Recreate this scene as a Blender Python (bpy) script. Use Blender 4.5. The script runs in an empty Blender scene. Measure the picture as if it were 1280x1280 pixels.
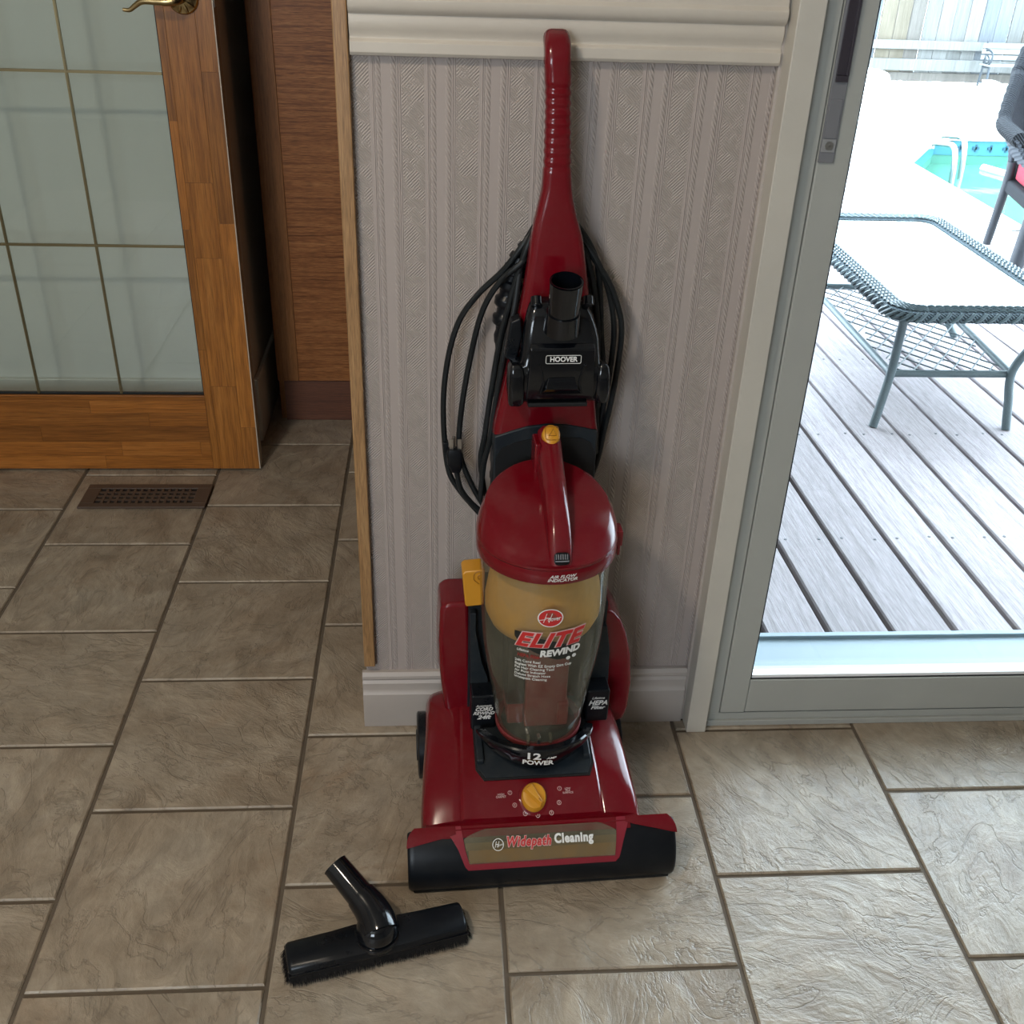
import bpy, math, random
from mathutils import Vector, Matrix
S = bpy.context.scene
R = random.Random(7)
# ------------------------------------------------------------------ camera
cam = bpy.data.objects.new('camera', bpy.data.cameras.new('camera'))
S.collection.objects.link(cam)
cam.data.sensor_width = 36.0
cam.data.lens = 36.0 * 1305.0 / 1280.0
cam.data.clip_start = 0.02
cam.matrix_world = Matrix.Translation((0, 0, 1.3)) @ Matrix(((0.99764395, 0.00301302, -0.06853803),
                           (-0.0604633, 0.51065204, -0.85765884),
                           (0.03241494, 0.85978219, 0.5096311))).to_4x4()
S.camera = cam
# ------------------------------------------------------------------ view, sky, lights
S.view_settings.view_transform = 'Standard'
S.view_settings.look = 'None'
S.view_settings.gamma = 1.0
S.view_settings.exposure = 0.18
S.view_settings.use_curve_mapping = False
S.cycles.use_denoising = True
S.cycles.max_bounces = 10
S.cycles.diffuse_bounces = 5
S.cycles.transparent_max_bounces = 16
S.cycles.sample_clamp_indirect = 6.0
S.cycles.caustics_reflective = False
S.cycles.caustics_refractive = False
W = bpy.data.worlds.new('overcast_sky'); S.world = W; W.use_nodes = True
_n = W.node_tree.nodes; _l = W.node_tree.links
_bg = _n['Background']; _bg.inputs['Strength'].default_value = 14.0
_tc = _n.new('ShaderNodeTexCoord'); _sep = _n.new('ShaderNodeSeparateXYZ'); _rp = _n.new('ShaderNodeValToRGB')
_l.new(_tc.outputs['Generated'], _sep.inputs[0]); _l.new(_sep.outputs['Z'], _rp.inputs[0])
_rp.color_ramp.elements[0].position = 0.0; _rp.color_ramp.elements[0].color = (0.80, 0.90, 1.0, 1)
_rp.color_ramp.elements[1].position = 0.7; _rp.color_ramp.elements[1].color = (0.76, 0.88, 1.0, 1)
_l.new(_rp.outputs[0], _bg.inputs['Color'])

def area(name, loc, target, sx, sy, power, color):
    d = bpy.data.lights.new(name, 'AREA'); d.shape = 'RECTANGLE'; d.size = sx; d.size_y = sy
    d.energy = power; d.color = color
    o = bpy.data.objects.new(name, d); S.collection.objects.link(o)
    o.location = loc
    o.rotation_euler = (Vector(target) - Vector(loc)).to_track_quat('-Z', 'Y').to_euler()
    return o
# daylight through the kitchen window behind and to the left of the camera, and through the sliding door
_q = area('kitchen_window_portal', (-1.3, -2.25, 1.6), (-1.3, 2.0, 1.6), 1.2, 1.1, 1, (1, 1, 1)); _q.data.cycles.is_portal = True
_p = area('patio_door_portal', (1.40, 1.53, 1.04), (1.40, 0.0, 1.04), 1.78, 1.98, 1, (1, 1, 1)); _p.data.cycles.is_portal = True

# ------------------------------------------------------------------ materials
def mat(name, col, rough=0.5, metal=0.0, spec=0.5, coat=0.0, emit=None):
    m = bpy.data.materials.new(name); m.use_nodes = True
    b = m.node_tree.nodes['Principled BSDF']
    b.inputs['Base Color'].default_value = (*col, 1); b.inputs['Roughness'].default_value = rough
    b.inputs['Metallic'].default_value = metal; b.inputs['Specular IOR Level'].default_value = spec
    b.inputs['Coat Weight'].default_value = coat; b.inputs['Coat Roughness'].default_value = 0.06
    return m
class NT:
    """tiny node helper"""
    def __init__(s, m): s.m = m; s.t = m.node_tree; s.b = s.t.nodes.get('Principled BSDF')
    def n(s, typ, **k):
        x = s.t.nodes.new(typ)
        for a, v in k.items(): setattr(x, a, v)
        return x
    def put(s, sock, v):
        if hasattr(v, 'is_output') or hasattr(v, 'links'): s.t.links.new(v, sock)
        else: sock.default_value = v
    def math(s, op, a, b=0.0, c=None):
        x = s.n('ShaderNodeMath', operation=op); s.put(x.inputs[0], a); s.put(x.inputs[1], b)
        if c is not None: s.put(x.inputs[2], c)
        return x.outputs[0]
    def obj(s, scale=(1, 1, 1), rnd=0.0):
        tc = s.n('ShaderNodeTexCoord'); mp = s.n('ShaderNodeMapping')
        s.t.links.new(tc.outputs['Object'], mp.inputs['Vector']); mp.inputs['Scale'].default_value = scale
        if rnd:
            oi = s.n('ShaderNodeObjectInfo'); v = s.n('ShaderNodeVectorMath', operation='SCALE')
            v.inputs[0].default_value = (37.1, 91.7, 53.3); s.t.links.new(oi.outputs['Random'], v.inputs['Scale'])
            s.t.links.new(v.outputs[0], mp.inputs['Location'])
        return mp.outputs[0]
    def noise(s, vec, scale, detail=4, rough=0.55, dist=0.0):
        x = s.n('ShaderNodeTexNoise'); s.t.links.new(vec, x.inputs['Vector'])
        x.inputs['Scale'].default_value = scale; x.inputs['Detail'].default_value = detail
        x.inputs['Roughness'].default_value = rough; x.inputs['Distortion'].default_value = dist
        return x.outputs['Fac']
    def ramp(s, fac, stops):
        x = s.n('ShaderNodeValToRGB'); s.t.links.new(fac, x.inputs[0]); e = x.color_ramp.elements
        while len(e) < len(stops): e.new(0.5)
        for k, (p, c) in enumerate(stops): e[k].position = p; e[k].color = (*c, 1) if len(c) == 3 else c
        return x.outputs[0]
    def mix(s, fac, a, b, mode='MIX'):
        x = s.n('ShaderNodeMix', data_type='RGBA', blend_type=mode)
        s.put(x.inputs[0], fac)
        for i, v in ((6, a), (7, b)):
            if isinstance(v, tuple): x.inputs[i].default_value = (*v, 1)
            else: s.t.links.new(v, x.inputs[i])
        return x.outputs[2]
    def col(s, c): s.t.links.new(c, s.b.inputs['Base Color'])
    def rough(s, c): s.t.links.new(c, s.b.inputs['Roughness'])
    def bump(s, h, strength=0.3, dist=0.002):
        x = s.n('ShaderNodeBump'); s.t.links.new(h, x.inputs['Height'])
        x.inputs['Strength'].default_value = strength; x.inputs['Distance'].default_value = dist
        s.t.links.new(x.outputs[0], s.b.inputs['Normal'])
G3 = lambda g: (g, g, g)

def tile_mat():
    m = mat('slate_look_porcelain', (0.3, 0.26, 0.2), 0.36, spec=0.5); t = NT(m)
    v = t.obj(rnd=1)
    oi = t.n('ShaderNodeObjectInfo'); rot = t.n('ShaderNodeVectorRotate', rotation_type='Z_AXIS')
    t.t.links.new(v, rot.inputs['Vector'])
    t.t.links.new(t.math('MULTIPLY', oi.outputs['Random'], 2.2), rot.inputs['Angle'])
    mp = t.n('ShaderNodeMapping'); mp.inputs['Scale'].default_value = (1, 1.75, 1); t.t.links.new(rot.outputs[0], mp.inputs['Vector'])
    v2 = mp.outputs[0]
    big = t.noise(v, 7, 5, 0.6, 0.6); ridge = t.noise(v2, 9, 9, 0.62, 1.2); fine = t.noise(v2, 40, 6, 0.65, 0.5)
    c = t.ramp(big, [(0.30, (0.235, 0.182, 0.128)), (0.5, (0.305, 0.25, 0.185)), (0.72, (0.365, 0.312, 0.242))])
    rust = t.ramp(t.noise(v, 5, 6, 0.7, 0.8), [(0.56, G3(0)), (0.72, G3(1))])
    tone = t.ramp(oi.outputs['Random'], [(0.0, G3(0.15)), (1.0, G3(0.6))])
    c = t.mix(t.math('MULTIPLY', rust, tone), c, (0.22, 0.135, 0.075))
    c = t.mix(0.36, c, t.ramp(ridge, [(0.35, G3(0.30)), (0.5, G3(0.5)), (0.62, G3(0.72))]), 'OVERLAY')
    c = t.mix(0.25, c, t.ramp(fine, [(0.3, G3(0.3)), (0.7, G3(0.7))]), 'OVERLAY')
    # thin flaked edges of the cleft surface
    h1 = t.math('ABSOLUTE', t.math('SUBTRACT', t.noise(v2, 5, 5, 0.6, 1.5), 0.5))
    crack = t.ramp(h1, [(0.0, G3(0.0)), (0.022, G3(1.0))])
    c = t.mix(0.22, c, t.mix(1.0, crack, (1, 1, 1), 'MULTIPLY'), 'MULTIPLY')
    t.col(c)
    h = t.math('ADD', t.math('MULTIPLY', ridge, 1.0), t.math('MULTIPLY', fine, 0.35))
    h = t.math('ADD', h, t.math('MULTIPLY', crack, 0.12))
    t.bump(h, 0.7, 0.006)
    t.rough(t.ramp(fine, [(0.2, G3(0.24)), (0.8, G3(0.40))]))
    return m
def wood_mat(name, dark, mid, light, axis=2, rough=0.4, scale=1.0, rnd=1, contrast=0.6, coat=0.0):
    m = mat(name, mid, rough, coat=coat); t = NT(m)
    sc = [20 * scale] * 3; sc[axis] = 0.75 * scale
    v = t.obj(tuple(sc), rnd=rnd)
    g = t.noise(v, 3, 8, 0.65, 0.9); f = t.noise(v, 22, 4, 0.6, 0.1)
    c = t.ramp(g, [(0.28, dark), (0.5, mid), (0.72, light)])
    c = t.mix(contrast, c, t.ramp(f, [(0.35, G3(0.25)), (0.6, G3(0.62))]), 'OVERLAY')
    if rnd:
        oi = t.n('ShaderNodeObjectInfo')
        c = t.mix(0.8, c, t.ramp(oi.outputs['Random'], [(0, G3(0.33)), (0.5, G3(0.5)), (1, G3(0.62))]), 'OVERLAY')
    t.col(c); t.bump(f, 0.12, 0.001)
    return m
def wallpaper_mat():
    m = mat('embossed_striped_wallpaper', (0.36, 0.32, 0.30), 0.62, spec=0.35); t = NT(m)
    tc = t.n('ShaderNodeTexCoord'); sp = t.n('ShaderNodeSeparateXYZ'); t.t.links.new(tc.outputs['Object'], sp.inputs[0])
    x, z = sp.outputs['X'], sp.outputs['Z']; P = 0.071
    u = t.math('FRACT', t.math('DIVIDE', t.math('ADD', x, 10.0996), P))
    def band(c, hw):   # 1 inside |u-c|<hw
        return t.math('LESS_THAN', t.math('ABSOLUTE', t.math('SUBTRACT', u, c)), hw)
    def tri(a, per): # triangle 0..1
        return t.math('PINGPONG', t.math('DIVIDE', a, per / 2), 1.0)
    def bell(c, hw): # rounded ridge
        d = t.math('DIVIDE', t.math('ABSOLUTE', t.math('SUBTRACT', u, c)), hw)
        return t.math('MAXIMUM', t.math('SUBTRACT', 1.0, t.math('MULTIPLY', d, d)), 0.0)
    rope_t = tri(t.math('ADD', z, t.math('MULTIPLY', x, 1.6)), 0.0085)
    ropes = t.math('ADD', bell(0.14, 0.055), bell(0.42, 0.055))
    h = t.math('MULTIPLY', ropes, t.math('ADD', 0.15, rope_t))
    lines = t.math('ADD', t.math('ADD', bell(0.04, 0.016), bell(0.075, 0.012)), t.math('ADD', bell(0.50, 0.012), bell(0.535, 0.016)))
    h = t.math('ADD', h, t.math('MULTIPLY', lines, 0.5))
    # diagonal lattice of short strokes in the wide band
    nz = t.noise(t.obj((1, 1, 1)), 55, 2, 0.5)
    d1 = tri(t.math('ADD', x, z), 0.0040); d2 = tri(t.math('SUBTRACT', x, z), 0.0046)
    sel = t.ramp(nz, [(0.42, G3(0)), (0.56, G3(1))])
    lat = t.math('ADD', t.math('MULTIPLY', d1, sel), t.math('MULTIPLY', d2, t.math('SUBTRACT', 1.0, sel)))
    wide = t.math('LESS_THAN', t.math('ABSOLUTE', t.math('SUBTRACT', u, 0.77)), 0.205)
    h = t.math('ADD', h, t.math('MULTIPLY', t.math('MULTIPLY', lat, wide), 0.5))
    t.bump(h, 1.0, 0.0017)
    c = t.mix(t.math('MULTIPLY', wide, 0.5), (0.40, 0.345, 0.318), (0.37, 0.325, 0.290))
    c = t.mix(0.28, c, t.ramp(h, [(0.0, G3(0.36)), (0.9, G3(0.68))]), 'OVERLAY')
    t.col(c)
    return m
def painted(name, col, rough=0.45, var=0.12):
    m = mat(name, col, rough); t = NT(m); v = t.obj()
    n = t.noise(v, 9, 6, 0.6); f = t.noise(v, 120, 3, 0.6)
    t.col(t.mix(var, col, t.ramp(n, [(0.3, G3(0.3)), (0.7, G3(0.7))]), 'OVERLAY')); t.bump(f, 0.08, 0.0006)
    return m
def plastic(name, col, rough=0.22, tex=0.0, coat=0.0, dust=0.0):
    m = mat(name, col, rough, spec=0.5, coat=coat); t = NT(m); v = t.obj()
    n = t.noise(v, 14, 6, 0.65)
    t.rough(t.ramp(n, [(0.3, G3(max(rough - 0.06, 0.03))), (0.75, G3(rough + 0.12))]))
    if dust: t.col(t.mix(t.math('MULTIPLY', t.ramp(t.noise(v, 35, 5, 0.7), [(0.45, G3(0)), (0.8, G3(1))]), dust), col, (0.3, 0.27, 0.22)))
    if tex: t.bump(t.noise(v, 900, 2, 0.5), tex, 0.0004)
    return m
def clear_mat(name, tint, haze, haze_col, gloss=0.06, dirty=0.0):
    m = bpy.data.materials.new(name); m.use_nodes = True; t = NT(m); nt = m.node_tree
    nt.nodes.remove(t.b); out = nt.nodes['Material Output']
    tr = t.n('ShaderNodeBsdfTransparent'); tr.inputs[0].default_value = (*tint, 1)
    di = t.n('ShaderNodeBsdfDiffuse'); di.inputs[0].default_value = (*haze_col, 1)
    gl = t.n('ShaderNodeBsdfGlossy'); gl.inputs['Roughness'].default_value = gloss
    lw = t.n('ShaderNodeLayerWeight'); lw.inputs['Blend'].default_value = 0.5
    frs = t.math('ADD', t.math('MULTIPLY', t.math('POWER', lw.outputs['Facing'], 5.0), 0.96), 0.04)
    m1 = t.n('ShaderNodeMixShader'); m2 = t.n('ShaderNodeMixShader')
    if dirty:
        n = t.noise(t.obj((1, 1, 0.45)), 16, 6, 0.68, 0.8)
        nt.links.new(t.ramp(n, [(0.35, G3(haze)), (0.75, G3(min(1, haze + dirty)))]), m1.inputs[0])
    else: m1.inputs[0].default_value = haze
    nt.links.new(tr.outputs[0], m1.inputs[1]); nt.links.new(di.outputs[0], m1.inputs[2])
    nt.links.new(frs, m2.inputs[0]); nt.links.new(m1.outputs[0], m2.inputs[1]); nt.links.new(gl.outputs[0], m2.inputs[2])
    nt.links.new(m2.outputs[0], out.inputs['Surface'])
    return m
def wicker_mat(name, dark, light, sc=90):
    m = mat(name, light, 0.45); t = NT(m); v = t.obj()
    a = t.n('ShaderNodeTexWave', wave_type='BANDS', bands_direction='DIAGONAL'); t.t.links.new(v, a.inputs[0]); a.inputs['Scale'].default_value = sc; a.inputs['Distortion'].default_value = 0.6
    b = t.n('ShaderNodeTexChecker'); t.t.links.new(v, b.inputs[0]); b.inputs['Scale'].default_value = sc
    h = t.math('MULTIPLY', a.outputs['Fac'], t.math('ADD', t.math('MULTIPLY', b.outputs['Fac'], 0.5), 0.5))
    t.col(t.ramp(h, [(0.05, dark), (0.6, light)])); t.bump(h, 0.8, 0.004)
    return m
MT = {}
MT['tile'] = tile_mat()
MT['grout'] = painted('grout', (0.11, 0.085, 0.06), 0.85, 0.4)
MT['wallpaper'] = wallpaper_mat()
MT['trim'] = painted('warm_white_trim_paint', (0.52, 0.475, 0.41), 0.4)
MT['jamb'] = painted('cream_casing_paint', (0.50, 0.475, 0.42), 0.42)
MT['base'] = painted('baseboard_paint', (0.42, 0.375, 0.34), 0.42)
MT['vinyl'] = painted('grey_white_door_frame', (0.36, 0.37, 0.345), 0.38, 0.08)
MT['oak'] = wood_mat('light_oak_strip', (0.20, 0.105, 0.04), (0.31, 0.175, 0.075), (0.38, 0.23, 0.105), 2, 0.4, 2.2, 0, 0.7)
MT['door_v'] = wood_mat('honey_door_wood_upright', (0.21, 0.075, 0.014), (0.33, 0.125, 0.024), (0.42, 0.175, 0.04), 2, 0.36, 1.0)
MT['door_h'] = wood_mat('honey_door_wood_level', (0.19, 0.066, 0.012), (0.30, 0.108, 0.02), (0.39, 0.155, 0.036), 0, 0.36, 1.0)
MT['cab_h'] = wood_mat('brown_laminate_level_grain', (0.11, 0.034, 0.011), (0.28, 0.108, 0.036), (0.40, 0.175, 0.065), 0, 0.42, 2.4, 0, 0.95)
MT['cab_v'] = wood_mat('brown_laminate_upright_grain', (0.16, 0.063, 0.022), (0.25, 0.107, 0.038), (0.31, 0.14, 0.053), 2, 0.42, 2.4, 0, 0.5)
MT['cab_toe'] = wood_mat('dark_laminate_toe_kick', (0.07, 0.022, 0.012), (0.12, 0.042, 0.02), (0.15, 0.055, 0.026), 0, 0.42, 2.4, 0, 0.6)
MT['hallwall'] = painted('pale_grey_green_hall_paint', (0.62, 0.62, 0.585), 0.6, 0.06)
MT['hallbase'] = painted('hall_baseboard_white', (0.62, 0.62, 0.58), 0.45, 0.06)
MT['dark'] = painted('unlit_closet_black', (0.012, 0.013, 0.018), 0.7)  # near-black colour stands in for the darkness of the unlit room
MT['roomwall'] = painted('room_wall_paint', (0.40, 0.36, 0.31), 0.7)
MT['ceil'] = painted('ceiling_paint', (0.7, 0.68, 0.63), 0.8)
MT['edge'] = painted('door_edge_primer', (0.50, 0.43, 0.34), 0.55)
MT['brass'] = mat('antique_brass', (0.42, 0.32, 0.16), 0.28, 1.0)
MT['came'] = mat('brass_came', (0.20, 0.16, 0.085), 0.38, 0.9)
MT['steel'] = mat('zinc_steel', (0.45, 0.45, 0.44), 0.35, 1.0)
MT['vent'] = painted('brown_vent_enamel', (0.075, 0.048, 0.033), 0.42, 0.2)
MT['ventdark'] = mat('duct_darkness_black', (0.006, 0.006, 0.007), 0.8)
MT['doorglass'] = clear_mat('door_glass', (0.93, 0.96, 0.94), 0.02, (0.5, 0.52, 0.5), 0.01)
MT['paneglass'] = clear_mat('patio_door_glass', (0.93, 0.97, 0.98), 0.012, (0.6, 0.7, 0.75), 0.01)
MT['gasket'] = mat('black_gasket', (0.012, 0.013, 0.014), 0.5)
MT['bead'] = mat('white_glazing_bead', (0.85, 0.86, 0.86), 0.3)
MT['sill'] = painted('pale_outer_sill', (0.20, 0.27, 0.31), 0.5, 0.05)
MT['grip'] = plastic('grey_grip_plastic', (0.17, 0.175, 0.19), 0.35)
MT['gripl'] = plastic('light_grey_grip_plastic', (0.26, 0.265, 0.27), 0.4)
MT['gripdark'] = plastic('dark_grip_recess', (0.035, 0.03, 0.04), 0.3)
MT['red'] = plastic('glossy_red_plastic', (0.135, 0.002, 0.007), 0.16, 0, 0.35, 0.03)
for k_, s_, c_ in (('cab_h', .25, 0), ('cab_v', .25, 0), ('door_v', .3, 0), ('door_h', .3, 0), ('red', .4, .18)):
    b_ = MT[k_].node_tree.nodes['Principled BSDF']; b_.inputs['Specular IOR Level'].default_value = s_; b_.inputs['Coat Weight'].default_value = c_
MT['redf'] = plastic('window_surround_red_plastic', (0.22, 0.012, 0.025), 0.32)
MT['blk'] = plastic('black_plastic', (0.005, 0.0065, 0.009), 0.30, 0.15, 0, 0.012)
MT['blkg'] = plastic('glossy_black_plastic', (0.003, 0.004, 0.006), 0.11, 0, 0.2, 0.012)
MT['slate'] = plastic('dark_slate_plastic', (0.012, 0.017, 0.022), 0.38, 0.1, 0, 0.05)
MT['rubber'] = plastic('cord_rubber', (0.012, 0.014, 0.015), 0.42)
MT['yellow'] = plastic('yellow_plastic', (0.56, 0.255, 0.018), 0.32, 0.05)
MT['amber'] = plastic('dusty_amber_plastic', (0.58, 0.31, 0.06), 0.6)
MT['dkred'] = plastic('dusty_inner_red_plastic', (0.17, 0.016, 0.018), 0.45, 0, 0, 0.2)
MT['bin'] = clear_mat('smoky_clear_bin_plastic', (0.86, 0.84, 0.75), 0.10, (0.27, 0.26, 0.19), 0.05, 0.26)
MT['nozwin'] = clear_mat('smoky_nozzle_window', (0.80, 0.76, 0.62), 0.16, (0.30, 0.27, 0.19), 0.10, 0.2)
MT['white'] = mat('white_print', (0.72, 0.72, 0.70), 0.5)
MT['redp'] = mat('red_print', (0.50, 0.02, 0.02), 0.45)
MT['blackp'] = mat('black_print', (0.01, 0.012, 0.01), 0.45)
MT['redpd'] = mat('deep_red_print', (0.28, 0.02, 0.015), 0.5)
MT['pinkp'] = mat('pale_pink_print', (0.62, 0.42, 0.40), 0.5)
MT['icon'] = plastic('yellow_icon_relief', (0.33, 0.14, 0.01), 0.45)
MT['bristle'] = mat('black_bristle', (0.010, 0.009, 0.009), 0.6)
MT['prong'] = mat('plug_prong', (0.5, 0.48, 0.45), 0.3, 1.0)
MT['amber2'] = plastic('shaded_dusty_amber', (0.30, 0.20, 0.085), 0.6)
for k_, s_ in (('blk', .25), ('blkg', .4), ('slate', .25), ('rubber', .22), ('bristle', .15), ('gasket', .2)):
    MT[k_].node_tree.nodes['Principled BSDF'].inputs['Specular IOR Level'].default_value = s_
# ------------------------------------------------------------------ geometry helpers
def link(o): S.collection.objects.link(o); return o
def M(name, VF, m, parent=None, bevel=0.0, seg=2, angle=40, loc=None, label=None):
    V, F = VF
    me = bpy.data.meshes.new(name); me.from_pydata([tuple(v) for v in V], [], F); me.update()
    if m: me.materials.append(m)
    me.polygons.foreach_set('use_smooth', [True] * len(me.polygons))
    o = link(bpy.data.objects.new(name, me))
    if bevel:
        b = o.modifiers.new('b', 'BEVEL'); b.width = bevel; b.segments = seg; b.limit_method = 'ANGLE'; b.angle_limit = math.radians(35)
        b.harden_normals = True
    me.set_sharp_from_angle(angle=math.radians(angle))
    if parent: o.parent = parent
    if loc: o.location = loc
    if label: o['label'] = label
    return o
def E_(name, loc=(0, 0, 0), rz=0, **k):
    o = link(bpy.data.objects.new(name, None)); o.location = loc; o.rotation_euler = (0, 0, rz); o.empty_display_size = 0.05
    return tag(o, **k)
def tag(o, label=None, cat=None, group=None, kind=None):
    if label: o['label'] = label
    if cat: o['category'] = cat
    if group: o['group'] = group
    if kind: o['kind'] = kind
    return o
def ST(name, VF, m, bevel=0.0, **k): return tag(M(name, VF, m, bevel=bevel, **k), kind='structure')
def bx(x0, x1, y0, y1, z0, z1):
    V = [(x0, y0, z0), (x1, y0, z0), (x1, y1, z0), (x0, y1, z0), (x0, y0, z1), (x1, y0, z1), (x1, y1, z1), (x0, y1, z1)]
    return V, [(0, 3, 2, 1), (4, 5, 6, 7), (0, 1, 5, 4), (1, 2, 6, 5), (2, 3, 7, 6), (3, 0, 4, 7)]
def cat(*P):
    V, F = [], []
    for v, f in P:
        k = len(V); V += list(v); F += [tuple(i + k for i in q) for q in f]
    return V, F
def xf(VF, f): return [f(*v) for v in VF[0]], VF[1]
def moved(VF, d): return [(v[0] + d[0], v[1] + d[1], v[2] + d[2]) for v in VF[0]], VF[1]
def loft(rings, cap=True, closed=True):
    n = len(rings[0]); V = [p for r in rings for p in r]; F = []
    for i in range(len(rings) - 1):
        for j in range(n if closed else n - 1):
            k = (j + 1) % n
            F.append((i * n + j, i * n + k, (i + 1) * n + k, (i + 1) * n + j))
    if cap: F.append(tuple(reversed(range(n)))); F.append(tuple(range((len(rings) - 1) * n, len(rings) * n)))
    return V, F
def prism(poly, f, t0, t1):
    """poly of (a,b); f(a,b,t)->xyz"""
    return loft([[f(a, b, t0) for a, b in poly], [f(a, b, t1) for a, b in poly]])
UW = lambda a, b, t: (a, t, b)      # outline in the u-w plane, pushed along v
UV = lambda a, b, t: (a, b, t)
VW = lambda a, b, t: (t, a, b)
def spline(P, k=6, closed=False):
    P = [Vector(p) for p in P]; n = len(P); out = []
    for i in range(n if closed else n - 1):
        if closed: a, b, c, d = P[i - 1], P[i], P[(i + 1) % n], P[(i + 2) % n]
        else: a, b, c, d = P[max(i - 1, 0)], P[i], P[i + 1], P[min(i + 2, n - 1)]
        for j in range(k):
            t = j / k
            out.append(0.5 * ((2 * b) + (c - a) * t + (2 * a - 5 * b + 4 * c - d) * t * t + (3 * b - a - 3 * c + d) * t ** 3))
    if not closed: out.append(P[-1])
    return out
def tube(P, r, n=10, closed=False, cap=True):
    P = [Vector(p) for p in P]; N = len(P); rings = []; up = None
    for i in range(N):
        a = P[i - 1] if (closed or i) else P[0]; b = P[(i + 1) % N] if (closed or i < N - 1) else P[-1]
        d = (b - a).normalized()
        if up is None: up = Vector((0, 0, 1)) if abs(d.z) < 0.9 else Vector((0, 1, 0))
        s = d.cross(up).normalized(); up = s.cross(d).normalized()
        rr = r(i / (N - 1)) if callable(r) else (r[i] if isinstance(r, (list, tuple)) else r)
        rings.append([P[i] + (s * math.cos(2 * math.pi * j / n) + up * math.sin(2 * math.pi * j / n)) * rr for j in range(n)])
    if closed:
        V, F = loft(rings, cap=False); k = (N - 1) * n
        F += [(k + j, k + (j + 1) % n, (j + 1) % n, j) for j in range(n)]
        return V, F
    return loft(rings, cap=cap)
def lathe(prof, n=40, c=(0, 0), cap=True, a0=0, a1=2 * math.pi, off=lambda r, a, z: z):
    full = abs(a1 - a0 - 2 * math.pi) < 1e-6
    m = n if full else n + 1
    rings = [[(c[0] + r * math.cos(a0 + (a1 - a0) * j / n), c[1] + r * math.sin(a0 + (a1 - a0) * j / n), off(r, a0 + (a1 - a0) * j / n, z)) for j in range(m)] for r, z in prof]
    return loft(rings, cap=cap, closed=full)
def grid(f, A, B, thick=None):
    """f(a,b,off) over lists A,B; thick -> closed slab"""
    na, nb = len(A), len(B)
    def sheet(o): return [f(a, b, o) for a in A for b in B]
    F = [(i * nb + j, (i + 1) * nb + j, (i + 1) * nb + j + 1, i * nb + j + 1) for i in range(na - 1) for j in range(nb - 1)]
    if thick is None: return sheet(0), F
    V = sheet(thick) + sheet(0); k = na * nb
    G = F + [tuple(x + k for x in reversed(q)) for q in F]
    rim = [i * nb for i in range(na)] + [(na - 1) * nb + j for j in range(1, nb)] + [i * nb + nb - 1 for i in range(na - 2, -1, -1)] + [j for j in range(nb - 2, 0, -1)]
    for a, b in zip(rim, rim[1:] + rim[:1]): G.append((b, a, a + k, b + k))
    return V, G
def lin(a, b, n): return [a + (b - a) * i / (n - 1) for i in range(n)]
def rrect(cx, cy, hx, hy, r, k=4):
    P = []
    for sx, sy, a in ((1, 1, 0), (-1, 1, 90), (-1, -1, 180), (1, -1, 270)):
        for i in range(k + 1):
            t = math.radians(a + 90 * i / k); P.append((cx + sx * (hx - r) + r * math.cos(t), cy + sy * (hy - r) + r * math.sin(t)))
    return P
def interp(T, x):
    if x <= T[0][0]: return T[0][1]
    for (a, p), (b, q) in zip(T, T[1:]):
        if x <= b:
            t = (x - a) / (b - a)
            return p + (q - p) * t if not isinstance(p, tuple) else tuple(i + (j - i) * t for i, j in zip(p, q))
    return T[-1][1]
def text(name, body, size, f, m, parent, shear=0.0, bold=0.0, align='CENTER', sx=1.0, space=1.0, extrude=0.0002, line=1.0):
    c = bpy.data.curves.new(name, 'FONT'); c.body = body; c.size = size; c.shear = shear; c.offset = bold * size
    c.align_x = align; c.align_y = 'CENTER'; c.space_character = space; c.space_line = line; c.resolution_u = 3
    c.extrude = extrude
    t = link(bpy.data.objects.new('t', c)); me = bpy.data.meshes.new_from_object(t.evaluated_get(bpy.context.evaluated_depsgraph_get()))
    V = [f(v.co.x * sx, v.co.y, v.co.z + extrude) for v in me.vertices]; F = [tuple(p.vertices) for p in me.polygons]
    bpy.data.objects.remove(t); bpy.data.curves.remove(c); bpy.data.meshes.remove(me)
    o = M(name, (V, F), m, parent); return o
def copy(o, parent=None, loc=None):
    c = link(o.copy())
    if parent: c.parent = parent
    if loc: c.location = loc
    return c

# ================================================================== FLOOR
floor = ST('floor', cat(bx(-2.6, 2.6, -2.3, 1.50, -0.06, -0.0035), bx(-2.6, 0.2, 1.50, 3.6, -0.06, -0.0035)), MT['grout'])
PX, PY, J = 0.3305, 0.3265, 0.0065
cols = {-5: (-2.22, 1.396), -4: (-1.89, 1.23), -3: (-1.559, 1.396), -2: (-1.228, 1.232), -1: (-0.897, 1.396)}
base_x = [-0.897, -0.567, -0.2395, 0.0905, 0.424, 0.758, 1.092, 1.426]
base_y = [1.396, 1.242, 1.410, 1.250, 1.408, 1.250, 1.405]
def slab_mesh(w, d, h, b=0.0022):
    x, y = w / 2, d / 2
    V = [(-x, -y, -h), (x, -y, -h), (x, y, -h), (-x, y, -h), (-x, -y, -b), (x, -y, -b), (x, y, -b), (-x, y, -b),
         (-x + b, -y + b, 0), (x - b, -y + b, 0), (x - b, y - b, 0), (-x + b, y - b, 0)]
    return V, [(0, 1, 5, 4), (1, 2, 6, 5), (2, 3, 7, 6), (3, 0, 4, 7), (4, 5, 9, 8), (5, 6, 10, 9), (6, 7, 11, 10), (7, 4, 8, 11), (8, 9, 10, 11)]
first = {}
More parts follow.
